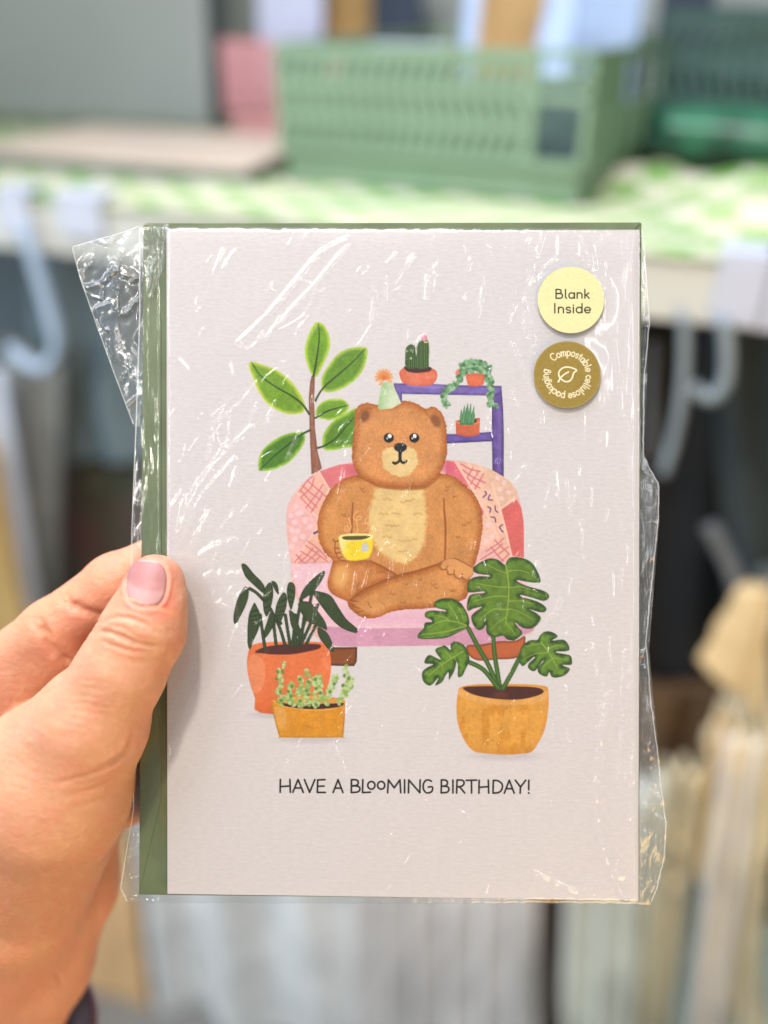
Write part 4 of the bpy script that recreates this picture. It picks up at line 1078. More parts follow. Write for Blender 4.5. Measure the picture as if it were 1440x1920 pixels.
ribbon('edge_glint', [p3(fx[i, 0], fy[i, 0], fz[i, 0] + .05) for i in range(0, fx.shape[0], 4)], .3, M_EDGE_GLINT, wrap)
# crumpled tuck above the envelope corner
film_sheet('corner_tuck', [(420, 268), (470, 268), (560, 276)], [(420, 318), (445, 314), (500, 308), (560, 282)], 420, 560, -.6, 1.2, 3.6, 35, M_FILM2, 1.6, 2.5)
# back of the bag
film_sheet('back_film', [(424, 264), (1000, 249), (1500, 250), (1664, 226), (1694, 238)], [(424, 1205), (600, 1217), (850, 1208), (905, 1232), (1200, 1214), (1480, 1236), (1540, 1246), (1660, 1234), (1694, 1222)], 426, 1694, -2.9, .35, 9, 36, M_FILM, 6.0)
# loose gusset on the right and bottom right
film_sheet('side_gusset', [(880, 1202), (1300, 1200), (1694, 1198)], [(880, 1214), (905, 1234), (980, 1236), (1100, 1226), (1220, 1217), (1320, 1226), (1400, 1234), (1480, 1242), (1545, 1251), (1610, 1247), (1660, 1236), (1694, 1200)], 880, 1694, -1.9, 1.0, 2.6, 37, M_FILM2, 1.6, 5.0)
film_sheet('lower_corner', [(1560, 252), (1600, 238), (1664, 226), (1682, 236)], [(1560, 262), (1682, 262)], 1560, 1682, -1.7, .7, 3.0, 38, M_FILM2, 1.6, 1.6)

# ------------------------------------------------------------------ the hand
def cap_sdf(G, a, b, ra, rb):
    a = np.asarray(a); b = np.asarray(b)
    ab = b - a; L2 = float(ab @ ab) + 1e-9
    w = G - a
    t = np.clip((w @ ab) / L2, 0, 1)
    q = w - t[..., None] * ab
    return np.sqrt((q * q).sum(-1)) - (ra + (rb - ra) * t)
def smin(a, b, k):
    h = np.clip(.5 + .5 * (b - a) / k, 0, 1)
    return b * (1 - h) + a * h - k * h * (1 - h)

def hp(px, py, zz, r): return (P(px, py, zz), r)
thumb = [hp(291, 1094, 9.3, 8.7), hp(285, 1135, 10.5, 9.9), hp(268, 1182, 12, 12.1), hp(226, 1262, 13, 12.6), hp(168, 1360, 9, 16.2), hp(98, 1480, 0, 24.3), hp(22, 1672, -42, 27), hp(-90, 1880, -76, 30)]
thenar = [hp(168, 1360, 6, 15.5), hp(75, 1440, -3, 18.5), hp(-30, 1590, -24, 25)]
index = [hp(-62, 1312, -19, 11.8), hp(98, 1187, -14, 10.6), hp(215, 1098, -12.3, 10.0), hp(322, 1046, -12.0, 9.2)]
middle = [hp(-30, 1400, -38, 13), hp(110, 1300, -40, 9.8), hp(240, 1240, -24, 9.3), hp(335, 1205, -12, 8.6)]
ring_ = [hp(0, 1500, -50, 13), hp(150, 1430, -48, 9.6), hp(250, 1390, -26, 9.0), hp(335, 1350, -12, 8.2)]
pinky = [hp(60, 1575, -56, 12), hp(170, 1545, -50, 8.8), hp(238, 1500, -27, 8.2), hp(310, 1468, -11.2, 7.2)]
palm = [[hp(30, 1672, -32, 23), hp(-62, 1340, -20, 14)], [hp(30, 1672, -34, 22), hp(-30, 1400, -38, 14)], [hp(35, 1680, -38, 20), hp(0, 1500, -50, 14)],
        [hp(60, 1700, -46, 19), hp(60, 1575, -58, 13)], [hp(140, 1660, -52, 15), hp(62, 1800, -62, 21.5)], [hp(62, 1800, -62, 21.5), hp(-50, 1960, -80, 30)], [hp(30, 1690, -34, 23), hp(-90, 1900, -76, 30)],
        [hp(140, 1660, -52, 15), hp(172, 1555, -54, 10.5)], [hp(-62, 1340, -20, 14), hp(30, 1290, -19, 11.5), hp(125, 1222, -16, 9.5)]]
def chain(G, ch, k):
    d = None
    for (a, ra), (b, rb) in zip(ch[:-1], ch[1:]):
        e = cap_sdf(G, a, b, ra, rb)
        d = e if d is None else smin(d, e, k)
    return d
def hand_sdf(G):
    t = smin(chain(G, thumb, 3.5), chain(G, thenar, 5), 6)
    pm = None
    for s_ in palm:
        e = chain(G, s_, 4)
        pm = e if pm is None else smin(pm, e, 6)
    i = chain(G, index, 3.0)
    m = chain(G, middle, 3); r = chain(G, ring_, 3); p = chain(G, pinky, 3)
    f = smin(smin(i, m, 1.2), smin(r, p, 1.2), 1.2)
    b = smin(f, pm, 5)
    return smin(t, b, 2.2)

def surface_nets(fn, lo, hi, h):
    lo = np.asarray(lo, float); n = np.ceil((np.asarray(hi) - lo) / h).astype(int) + 1
    xs = [lo[i] + h * np.arange(n[i]) for i in range(3)]
    Sg = np.empty(n)
    for i in range(0, n[0], 16):
        g = np.stack(np.meshgrid(xs[0][i:i + 16], xs[1], xs[2], indexing='ij'), -1)
        Sg[i:i + 16] = fn(g)
    Sg[0] = Sg[-1] = 1; Sg[:, 0] = Sg[:, -1] = 1; Sg[:, :, 0] = Sg[:, :, -1] = 1
    neg = Sg < 0
    acc = np.zeros(tuple(n - 1) + (3,)); cnt = np.zeros(tuple(n - 1))
    nx, ny, nz = n - 1
    corners = [(i, j, k) for i in (0, 1) for j in (0, 1) for k in (0, 1)]
    for c in corners:
        for ax in range(3):
            if c[ax]: continue
            e = list(c); e[ax] = 1
            A_ = Sg[c[0]:c[0] + nx, c[1]:c[1] + ny, c[2]:c[2] + nz]; B_ = Sg[e[0]:e[0] + nx, e[1]:e[1] + ny, e[2]:e[2] + nz]
            m = (A_ < 0) != (B_ < 0)
            t = A_[m] / (A_[m] - B_[m])
            p = np.zeros((m.sum(), 3)); p[:] = c; p[:, ax] += t
            acc[m] += p; cnt[m] += 1
    act = cnt > 0
    idx = -np.ones(act.shape, int); idx[act] = np.arange(act.sum())
    ii = np.argwhere(act)
    V = lo + h * (ii + acc[act] / cnt[act][:, None])
    F = []
    for ax in range(3):
        sl0 = [slice(1, -1)] * 3; sl0[ax] = slice(0, -1)
        sl1 = [slice(1, -1)] * 3; sl1[ax] = slice(1, None)
        a = neg[tuple(sl0)]; b = neg[tuple(sl1)]
        e = np.argwhere(a != b); flip = a[tuple(e.T)]
        off = np.array([1, 1, 1]); off[ax] = 0
        e = e + off
        u = (ax + 1) % 3; w = (ax + 2) % 3
        du = np.zeros(3, int); du[u] = 1; dw = np.zeros(3, int); dw[w] = 1
        q = np.stack([idx[tuple(e.T)], idx[tuple((e - du).T)], idx[tuple((e - du - dw).T)], idx[tuple((e - dw).T)]], -1)
        q[~flip] = q[~flip][:, ::-1]
        F.append(q)
    F = np.concatenate(F)
    F = F[(F >= 0).all(1)]
    return V, F

HV, HF = surface_nets(hand_sdf, (-172, -200, -112), (-58, 4, 34), 1.0)
# one Catmull-Clark level through a temporary object, then sculpt creases on the dense mesh
tmp = mesh_obj('hand_tmp', HV, HF, None, None)
sub = tmp.modifiers.new('s', 'SUBSURF'); sub.levels = 1; sub.render_levels = 1
sm_ = tmp.modifiers.new('m', 'SMOOTH'); sm_.factor = .5; sm_.iterations = 3
dg = bpy.context.evaluated_depsgraph_get()
ev = tmp.evaluated_get(dg).to_mesh()
nv = len(ev.vertices)
co = np.empty(nv * 3, np.float32); ev.vertices.foreach_get('co', co); HV = co.reshape(-1, 3).astype(float) * 1000
no = np.empty(nv * 3, np.float32); ev.vertices.foreach_get('normal', no); HN = no.reshape(-1, 3).astype(float)
nl = len(ev.loops); li = np.empty(nl, np.int32); ev.loops.foreach_get('vertex_index', li); HF = li.reshape(-1, 4)
tmp.evaluated_get(dg).to_mesh_clear()
bpy.data.objects.remove(tmp, do_unlink=True)

def to_px(V):
    k = D / (D - V[:, 2])
    return V[:, 0] * k / S + 720, 960 - V[:, 1] * k / S
hx, hy = to_px(HV)
front = HN[:, 2] > 0.05
on_thumb = np.minimum.reduce([cap_sdf(HV, a[0], b[0], a[1], b[1]) for a, b in zip(thumb[:-2], thumb[1:-1])]) < 1.2
disp = np.zeros(len(HV))
def hcrease(pts, depth, w, where='t', lip=.25):
    p = smoothcurve(pts, False, 6)
    m = (np.abs(hx - np.mean(p[:, 0])) < np.ptp(p[:, 0]) / 2 + 40) & (np.abs(hy - np.mean(p[:, 1])) < np.ptp(p[:, 1]) / 2 + 40) & front
    m &= on_thumb if where == 't' else ~on_thumb
    ix = np.nonzero(m)[0]
    if len(ix) == 0: return
    jit = (vnoise(hx[ix] / 9, hy[ix] / 9, 5) - .5) * 2.0
    d = -sd_line(hx[ix] + jit, hy[ix] - jit, p, 0.0) * S
    # taper towards the ends of the crease
    e0 = np.minimum(np.hypot(hx[ix] - p[0][0], hy[ix] - p[0][1]), np.hypot(hx[ix] - p[-1][0], hy[ix] - p[-1][1])) * S
    tp = sstep(-.5, 3.5, e0)
    disp[ix] += 1.3 * (-depth * np.exp(-(d / w) ** 2) + lip * depth * np.exp(-((d - 2.2 * w) / (1.3 * w)) ** 2)) * tp
# thumb knuckle folds
hcrease([(186, 1172), (205, 1160), (232, 1158), (262, 1166), (288, 1180)], .32, .7)
hcrease([(180, 1188), (198, 1184), (222, 1190), (255, 1205), (300, 1214)], .62, .75)
hcrease([(204, 1172), (230, 1178), (262, 1196), (290, 1200)], .28, .6)
hcrease([(190, 1199), (215, 1212), (250, 1220), (288, 1222)], .30, .6)
hcrease([(230, 1236), (262, 1242), (300, 1240)], .16, .7)
hcrease([(300, 1238), (312, 1230), (322, 1212)], .18, .6)
# thenar lines
hcrease([(250, 1382), (238, 1408), (214, 1428), (190, 1440)], .55, .8)
hcrease([(246, 1405), (200, 1440), (150, 1458), (100, 1468)], .20, .7)
hcrease([(238, 1448), (180, 1478), (120, 1492)], .18, .7)
hcrease([(236, 1478), (190, 1500), (130, 1516)], .14, .7)
hcrease([(60, 1630), (120, 1640), (180, 1615)], .12, .9)
for k in range(7):
    y = 1262 + k * 14
    hcrease([(150 - k * 6, y + 12), (180 - k * 6, y + 16), (214 - k * 6, y + 24)], .07, .5)
# index joint folds
hcrease([(122, 1123), (145, 1139), (178, 1151), (212, 1162)], 1.0, 1.25, 'i', .08)

hcrease([(70, 1168), (86, 1186), (93, 1208), (114, 1230), (140, 1248)], 1.1, 1.4, 'i', .08)
hcrease([(145, 1735), (162, 1700), (176, 1655)], .5, 1.0, 'i')
hcrease([(120, 1850), (108, 1830), (96, 1822)], .4, .8, 'i')
hcrease([(170, 1790), (180, 1740), (186, 1690)], .3, 1.2, 'i')
# broad soft relief
disp += front * .35 * (fbm(hx / 60, hy / 60, 40, 2) - .5) * 2
disp += .05 * (fbm(hx / 6, hy / 6, 41, 2) - .5) * 2

# fine cross wrinkles over the knuckle and down the thumb
tx, ty = (hx - 266) , (hy - 1180)
al_ = -tx * .34 + ty * .94; ac_ = tx * .94 + ty * .34
w1 = vnoise(al_ / 3.2 + 1.5 * vnoise(ac_ / 18, al_ / 30, 3), ac_ / 26, 61)
disp += on_thumb * front * -.24 * sstep(.55, .95, w1) * np.exp(-(al_ / 34) ** 2)
w2 = vnoise(al_ / 4.2 + 2.0 * vnoise(ac_ / 22, al_ / 30, 5), ac_ / 18, 62)
disp += front * -.07 * sstep(.55, .95, w2) * sstep(40, 90, al_)
w3 = vnoise((hx * .8 + hy * .6) / 4.0, (hx * .6 - hy * .8) / 16, 63)
disp += front * -.045 * sstep(.55, .95, w3)

# nail bed
NC = (275.0, 1094.0); NA, NB = 39.5, 45.5; NR = math.radians(7)
def nail_q(x, y):
    u = ((x - NC[0]) * math.cos(NR) + (y - NC[1]) * math.sin(NR)) / NA
    v = (-(x - NC[0]) * math.sin(NR) + (y - NC[1]) * math.cos(NR)) / NB
    return (np.abs(u) ** 2.7 + np.abs(v) ** 2.5) ** (1 / 2.6), u, v
q, nu_, nv_ = nail_q(hx, hy)
tipm = on_thumb & front & (hy < 1165)
disp += tipm * (-.65 * (1 - sstep(.90, 1.03, q)) + .38 * np.exp(-((q - 1.13) / .08) ** 2) * (1 - .5 * sstep(0, -1, nv_)))
HV = HV + HN * disp[:, None]

# skin tone (reddish at tips and folds; light through the index finger painted in orange)
base_c = np.array([0.60, 0.335, 0.21])
hc = np.empty((len(HV), 3)); hc[:] = base_c
def mixc(mask, c):
    global hc
    hc = hc * (1 - mask[:, None]) + np.asarray(c) * mask[:, None]
mixc(.55 * sstep(1.9, 1.05, q) * tipm, (0.70, 0.22, 0.16))
mixc(.7 * np.exp(-(((hx - 306) / 22) ** 2 + ((hy - 1135) / 26) ** 2)) * on_thumb * front, (0.66, 0.15, 0.12))
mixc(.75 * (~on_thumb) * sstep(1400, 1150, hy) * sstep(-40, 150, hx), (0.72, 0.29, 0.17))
mixc(.30 * (~on_thumb) * (hy < 1400), (0.70, 0.35, 0.21))
mixc(.35 * sstep(.4, .8, fbm(hx / 34 + hy / 90, hy / 34, 51)), (0.66, 0.27, 0.20))
mixc(.30 * sstep(.5, .8, fbm(hx / 14, hy / 14, 52)), (0.70, 0.42, 0.28))
mixc(.5 * (HV[:, 2] < -20) * (hy > 1450), (0.66, 0.33, 0.24))
hc *= np.array([.86, .80, .76])
hc *= (1 + .10 * (fbm(hx / 4, hy / 4, 53) - .5))[:, None]
for fx_, fy_ in [(20, 1412), (48, 1402), (62, 1640), (120, 1560), (84, 1520), (35, 1500), (130, 1310)]:
    mixc(.35 * np.exp(-(((hx - fx_) / 5) ** 2 + ((hy - fy_) / 4) ** 2)) * front, (.45, .20, .11))

def skin_mat():
    m, nt, b = new_mat('skin')
    N = nt.nodes; L = nt.links
    at = N.new('ShaderNodeAttribute'); at.attribute_name = 'Col'
    L.new(at.outputs['Color'], b.inputs['Base Color'])
    b.inputs['Roughness'].default_value = 0.52
    b.inputs['Specular IOR Level'].default_value = 0.36
    b.inputs['Subsurface Weight'].default_value = 0.45
    b.inputs['Subsurface Radius'].default_value = (1.0, .35, .18)
    b.inputs['Subsurface Scale'].default_value = 0.0032
    tc = N.new('ShaderNodeTexCoord')
    vo = N.new('ShaderNodeTexVoronoi'); vo.inputs['Scale'].default_value = 1500; vo.feature = 'DISTANCE_TO_EDGE'
    nz = N.new('ShaderNodeTexNoise'); nz.inputs['Scale'].default_value = 420; nz.inputs['Detail'].default_value = 6
    wv = N.new('ShaderNodeMapping'); wv.inputs['Rotation'].default_value = (0, 0, .5); wv.inputs['Scale'].default_value = (.55, 1.2, 1)
    L.new(tc.outputs['Object'], wv.inputs[0]); L.new(wv.outputs[0], vo.inputs['Vector']); L.new(wv.outputs[0], nz.inputs['Vector'])
    ad = N.new('ShaderNodeMath'); ad.operation = 'MULTIPLY_ADD'; ad.inputs[1].default_value = .55
    L.new(vo.outputs['Distance'], ad.inputs[0]); L.new(nz.outputs[0], ad.inputs[2])
    bp = N.new('ShaderNodeBump'); bp.inputs['Strength'].default_value = .65; bp.inputs['Distance'].default_value = .00032
    L.new(ad.outputs[0], bp.inputs['Height']); L.new(bp.outputs[0], b.inputs['Normal'])
    return m
M_SKIN = skin_mat()
person = empty('person', CARD_M)
tag(person, "left hand gripping the left edge of the wrapped card, thumb in front, dark maroon sleeve", 'person')
mesh_obj('hand', HV, HF, M_SKIN, person, smooth=True, colors=hc)

# thumbnail: a curved plate that follows the thumb
nn = 70
uu, vv = np.meshgrid(np.linspace(-1, 1, nn), np.linspace(-1, 1, nn))
# square -> superellipse
ang = np.arctan2(vv, uu); rad = np.maximum(np.abs(uu), np.abs(vv))
def supr(a): return (np.abs(np.cos(a)) ** 2.7 + np.abs(np.sin(a)) ** 2.5) ** (-1 / 2.6)
su = rad * supr(ang) * np.cos(ang); sv = rad * supr(ang) * np.sin(ang)
nxp = NC[0] + (su * NA * .985) * math.cos(NR) - (sv * NB * .985) * math.sin(NR)
nyp = NC[1] + (su * NA * .985) * math.sin(NR) + (sv * NB * .985) * math.cos(NR)
# march down from the front
zz = np.full(nxp.shape, 30.0)
for it in range(60):
    k = (D - zz) / D
    G = np.stack([(nxp - 720) * S * k, (960 - nyp) * S * k, zz], -1)
    zz = zz - np.clip(hand_sdf(G), -1, 2) * .8
rr = rad
zn = zz - .10 - .55 * sstep(.86, 1.0, rr) + .10 * (1 - su ** 2)
zn += .012 * (fbm(su * 16, sv * .8, 3) - .5)
k = (D - zn) / D
NV = np.stack([((nxp - 720) * S * k).ravel(), ((960 - nyp) * S * k).ravel(), zn.ravel()], -1)
ncol = np.empty(NV.shape); ncol[:] = (0.35, 0.165, 0.155)
lun = sstep(.18, .46, (sv + .28 * (su + .25) ** 2 * 1.0 - .22 * su * 1.0 + .0).ravel())
ncol = ncol * (1 - lun[:, None]) + np.array([.40, .225, .21]) * lun[:, None]
freed = sstep(-.86, -.95, sv.ravel())
ncol = ncol * (1 - freed[:, None]) + np.array([.48, .32, .26]) * freed[:, None]
ncol *= (1 + .12 * (fbm(su.ravel() * 3, sv.ravel() * 3, 12) - .5))[:, None]
def nail_mat():
    m, nt, b = new_mat('nail')
    at = nt.nodes.new('ShaderNodeAttribute'); at.attribute_name = 'Col'
    nt.links.new(at.outputs['Color'], b.inputs['Base Color'])
    b.inputs['Roughness'].default_value = .48; b.inputs['Specular IOR Level'].default_value = .3
    b.inputs['Subsurface Weight'].default_value = .3; b.inputs['Subsurface Radius'].default_value = (1, .4, .3); b.inputs['Subsurface Scale'].default_value = .0015
    return m
M_NAIL = nail_mat()
mesh_obj('thumbnail', NV, grid_faces(nn, nn).reshape(-1, 4), M_NAIL, person, smooth=True, colors=ncol)

# sleeve and cuff round the forearm
def sleeve(name, path, radii, thick, mat, wob, seed, tilt=None):
    path = [np.asarray(p) for p in path]
    na, ns = 96, len(path)
    V = []
    ax = path[-1] - path[0]; ax = ax / np.linalg.norm(ax)
    u = np.cross(ax, [0, 0, 1.0]); u /= np.linalg.norm(u); w = np.cross(ax, u)
    rows = []
    for side in (0, 1):
        rg = list(range(ns)) if side == 0 else list(range(ns))[::-1]
        for i in rg:
            r0 = radii[i] - (thick if side else 0)
            for j in range(na):
                a = 2 * math.pi * j / na
                d = math.cos(a) * u + math.sin(a) * w
                rr_ = r0 + wob * (float(vnoise(np.array([math.cos(a) * 2 + 5]), np.array([math.sin(a) * 2 + i * .6]), seed)[0]) - .5)
                p = path[i] + d * rr_
                if tilt is not None: p = p + ax * (d @ np.asarray(tilt))
                V.append(p)
    f = []
    nr_ = 2 * ns
    for i in range(nr_):
        i2 = (i + 1) % nr_
        for j in range(na):
            j2 = (j + 1) % na
            f.append((i * na + j, i2 * na + j, i2 * na + j2, i * na + j2))
    return mesh_obj(name, V, f, mat, person, smooth=True)
M_MAROON = simple_mat('maroon_knit', (0.055, 0.008, 0.012), .9, .35, 900, .0006, 1400, sheen=.4)
M_CREAM = simple_mat('cream_cloth', (0.62, 0.58, 0.46), .85, .06, 600, .0002, 1600)
ax0 = P(35, 1900, -74)
adir = P(-60, 2070, -84) - P(35, 1900, -74); adir /= np.linalg.norm(adir)
path = [ax0 + adir * t for t in (4, 5.2, 8, 13, 22, 38, 64)]
sleeve('sleeve', path, [29.5, 31.5, 32.5, 33, 34, 36, 39], 2.2, M_MAROON, 2.0, 6, tilt=(-5, 0, 7))
pathc = [ax0 + adir * t for t in (8, 9, 11, 17, 27, 50)]
sleeve('cuff', pathc, [29.4, 30.2, 30.4, 30.4, 30.4, 30.4], 1.0, M_CREAM, 1.0, 8, tilt=(9, .0, -11))

# ------------------------------------------------------------------ the shop shelf behind
e1 = Vector((0.942, -0.336, 0)).normalized(); e2 = Vector((0.336, 0.942, 0)).normalized()
SH0 = Vector((0.233, 0.646, CAM.z - 0.18))
SHELF_ROT = math.atan2(e1.y, e1.x)
SHELF_M = Matrix.Translation(SH0) @ Matrix.Rotation(SHELF_ROT, 4, 'Z')
def ray(px, py):
    u = (px - 720) / F_PX; v = (960 - py) / F_PX
    return Vector((u, v * math.sin(PITCH) + math.cos(PITCH), v * math.cos(PITCH) - math.sin(PITCH)))
def loc(p): q = p - SH0; return (q.dot(e1), q.dot(e2), q.z)
def on_top(px, py, h=0.0):
    r = ray(px, py); t = (SH0.z + h - CAM.z) / r.z
    return loc(CAM + r * t)
def on_b(px, py, b):
    """shelf coordinates of the spot where the sight line meets the upright plane b metres behind the shelf edge"""
    r = ray(px, py); t = ((SH0 - CAM).dot(e2) + b) / r.dot(e2)
    return loc(CAM + r * t)

class MB:
    def __init__(self): self.v = []; self.f = []
    def box(self, a0, a1, b0, b1, c0, c1, M=None):
        o = len(self.v)
        for c in (c0, c1):
            for (a, b) in ((a0, b0), (a1, b0), (a1, b1), (a0, b1)):
                p = Vector((a, b, c)); p = M @ p if M else p
                self.v.append(tuple(p))
        self.f += [tuple(o + i for i in q) for q in ((3, 2, 1, 0), (4, 5, 6, 7), (0, 1, 5, 4), (1, 2, 6, 5), (2, 3, 7, 6), (3, 0, 4, 7))]
        return self
    def tube(self, pts, r, n=14, closed_ends=True):
        pts = [Vector(p) for p in pts]
        o = len(self.v)
        prev = None
        for i, p in enumerate(pts):
            t = (pts[min(i + 1, len(pts) - 1)] - pts[max(i - 1, 0)]).normalized()
            if prev is None:
                u = t.orthogonal().normalized()
            else:
                u = (prev - t * prev.dot(t)).normalized()
            prev = u; w = t.cross(u)
            rr = r if np.isscalar(r) else r[i]
            for k in range(n):
                a = 2 * math.pi * k / n
                self.v.append(tuple(p + (u * math.cos(a) + w * math.sin(a)) * rr))
        for i in range(len(pts) - 1):
            for k in range(n):
                k2 = (k + 1) % n
                self.f.append((o + i * n + k, o + i * n + k2, o + (i + 1) * n + k2, o + (i + 1) * n + k))
        if closed_ends:
            self.f.append(tuple(o + k for k in range(n))[::-1]); self.f.append(tuple(o + (len(pts) - 1) * n + k for k in range(n)))
        return self
    def build(self, name, mat, parent=None, smooth=False, bevel=0):
        o = mesh_obj(name, self.v, self.f, mat, parent, smooth=smooth, scale=1.0)
        if bevel:
            m = o.modifiers.new('bevel', 'BEVEL'); m.width = bevel; m.segments = 2; m.limit_method = 'ANGLE'
        if parent is None: o.matrix_world = SHELF_M
        return o

# setting
M_FLOOR = simple_mat('floor_tiles', (0.20, 0.20, 0.19), .5, .15, 3)
fl = MB().box(-6, 6, -6, 6, -.05, 0).build('floor', M_FLOOR); fl.matrix_world = Matrix.Identity(4); tag(fl, kind='structure')
M_WALL = simple_mat('wall_paint', (0.32, 0.37, 0.35), .7, .06, 2.5)
wl = MB().box(-4, 4, .56, .62, -SH0.z, 1.6).build('wall', M_WALL); tag(wl, kind='structure')

M_SHELF = simple_mat('shelf_laminate', (0.50, 0.52, 0.48), .45, .03, 8)
shf = empty('shelf', SHELF_M); tag(shf, 'white laminate shelf board holding the plastic crates', 'shelf')
MB().box(-1.6, 1.2, 0, .55, -.049, 0).build('shelf_board', M_SHELF, shf, bevel=.002)
M_UNDER = simple_mat('back_panel', (0.12, 0.15, 0.165), .7, .1, 4)
MB().box(-1.6, 1.2, .42, .45, -SH0.z + .001, -.051).build('back_panel', M_UNDER, shf)

# gingham shelf liner
def gingham():
    m, nt, b = new_mat('gingham_paper'); N = nt.nodes; L = nt.links
    tc = N.new('ShaderNodeTexCoord')
    ck = N.new('ShaderNodeTexChecker'); ck.inputs['Scale'].default_value = 34
    ck.inputs['Color1'].default_value = (.12, .32, .05, 1); ck.inputs['Color2'].default_value = (.52, .52, .42, 1)
    nz = N.new('ShaderNodeTexNoise'); nz.inputs['Scale'].default_value = 9
    mx = N.new('ShaderNodeMix'); mx.data_type = 'RGBA'; mx.inputs[7].default_value = (.62, .62, .42, 1)
    mr = N.new('ShaderNodeMapRange'); mr.inputs[1].default_value = .40; mr.inputs[2].default_value = .62; mr.inputs[4].default_value = .55
    L.new(tc.outputs['Object'], ck.inputs[0]); L.new(tc.outputs['Object'], nz.inputs['Vector'])
    L.new(nz.outputs[0], mr.inputs[0]); L.new(mr.outputs[0], mx.inputs[0]); L.new(ck.outputs[0], mx.inputs[6]); L.new(mx.outputs[2], b.inputs['Base Color'])
    b.inputs['Roughness'].default_value = .45
    return m
M_GING = gingham()
na_, nb_ = 260, 70
aa, bb = np.meshgrid(np.linspace(-1.2, .8, na_), np.linspace(-.004, .5, nb_))
hz = .0015 + .0025 * fbm(aa * 9, bb * 9, 5)
for (px, py, rx, ry, hh_) in [(1190, 360, .05, .035, .022), (1240, 330, .03, .05, .020), (1400, 425, .06, .035, .020), (1440, 380, .07, .06, .03), (420, 360, .05, .02, .006)]:
    a_, b_, _ = on_top(px, py)
    hz += hh_ * np.exp(-((aa - a_) / rx) ** 2 - ((bb - b_) / ry) ** 2)
hz += .004 * sstep(-.05, .2, aa) * np.sin(aa * 60 + bb * 30)
hz = np.maximum(hz, .002)
LV = np.stack([aa.ravel(), bb.ravel(), hz.ravel()], -1)
ln = mesh_obj('shelf_liner', LV, grid_faces(na_, nb_).reshape(-1, 4)[:, ::-1], M_GING, None, smooth=True, scale=1.0); ln.matrix_world = SHELF_M
tag(ln, 'green and white checked paper lining the shelf under the crates', 'shelf liner')
sd = ln.modifiers.new('s', 'SOLIDIFY'); sd.thickness = .0006

# ---- folding crates
def crate(label, mat, M, W, Dp, H, name='plastic_crate', group='folding plastic crates', lean=0.0):
    root = empty(name, SHELF_M @ M); tag(root, label, 'crate', group)
    class CB(MB):
        def build(self, *a, **k):
            self.v = [(x + lean * y, y, z_) for x, y, z_ in self.v]
            return MB.build(self, *a, **k)
    t = .004
    def slotted(mb, L_, Mloc, split):
        # rails
        zb = .030; zt = H
        ws = L_ * split
        rows = [zb, zb + (zt - zb) * .34, zb + (zt - zb) * .64, zt]
        for i, r in enumerate(rows):
            hgt = .009 if i < 3 else .012
            mb.box(0, ws, 0, t, r - (0 if i == 0 else hgt / 2 if i < 3 else hgt), r + (hgt if i == 0 else hgt / 2 if i < 3 else 0), Mloc)
        n = int(ws / .0125)
        for r0, r1, sk in [(rows[0] + .009, rows[1] - .0045, .35), (rows[1] + .0045, rows[2] - .0045, -.35), (rows[2] + .0045, rows[3] - .012, .35)]:
            for k in range(n + 1):
                a0 = k * ws / n
                o = len(mb.v)
                s = (r1 - r0) * sk
                wd = .0082
                for zz_, off in ((r0, -s / 2), (r1, s / 2)):
                    for (x, y) in ((a0 + off, .0006), (a0 + off + wd, .0006), (a0 + off + wd, t - .0006), (a0 + off, t - .0006)):
                        x = min(max(x, 0.0), ws)
                        mb.v.append(tuple(Mloc @ Vector((x, y, zz_))))
                mb.f += [tuple(o + i for i in q) for q in ((3, 2, 1, 0), (4, 5, 6, 7), (0, 1, 5, 4), (1, 2, 6, 5), (2, 3, 7, 6), (3, 0, 4, 7))]
        for x in (0, ws - .008): mb.box(x, x + .008, -.0004, t + .0004, zb, zt, Mloc)
        # hinge bay with three windows
        if split < 1:
            for (x0, x1, z0, z1) in [(ws, L_, zb - .002, zb + .008), (ws, L_, zt - .006, zt + .0005), (ws, L_, zb + .055, zb + .062), (ws, L_, zb + .070, zb + .076), (L_ - .007, L_, zb, zt), (ws + (L_ - ws) * .55, ws + (L_ - ws) * .55 + .006, zb + .07, zt)]:
                mb.box(x0, x1, -.0008, t + .001, z0, z1, Mloc)
    I = Matrix.Identity(4)
    mb = CB(); slotted(mb, W, I, .84); mb.build('front_panel', mat, root)
    mb = CB(); slotted(mb, W, Matrix.Translation((0, Dp - t, 0)), .84); mb.build('back_panel', mat, root)
    for sx in (t, W):
        Ms = Matrix.Translation((sx, t + .001, 0)) @ Matrix.Rotation(math.pi / 2, 4, 'Z')
        mb = CB(); L_ = Dp - 2 * t - .002; h0, h1 = .28, .62
        mb.box(0, L_, 0, t, .03, H * .62, Ms)
        mb.box(0, L_ * h0, 0, t, H * .62, H, Ms); mb.box(L_ * h1, L_, 0, t, H * .62, H, Ms)
        mb.box(L_ * h0, L_ * h1, 0, t, H - .012, H, Ms)
        for k in range(1, 6): mb.box(L_ * k / 6 - .002, L_ * k / 6 + .002, -.002, 0, .034, H * .6, Ms)
        mb.build('side_panel', mat, root)
    mb = CB(); ins = .004
    mb.box(ins, W - ins, ins, Dp - ins, .002, .006)
    for (a0, a1, b0, b1) in ((ins, W - ins, ins, ins + .004), (ins, W - ins, Dp - ins - .004, Dp - ins), (ins, ins + .004, ins, Dp - ins), (W - ins - .004, W - ins, ins, Dp - ins)):
        mb.box(a0, a1, b0, b1, .0, .029)
    mb.build('base', mat, root, bevel=.0008)
    return root
M_GREEN = simple_mat('sage_plastic', (0.175, 0.275, 0.185), .38, .04, 12)
M_PINK = simple_mat('pink_plastic', (0.55, 0.27, 0.29), .4, .05, 12)
M_DGREEN = simple_mat('dark_green_plastic', (0.035, 0.085, 0.075), .4, .1, 12)
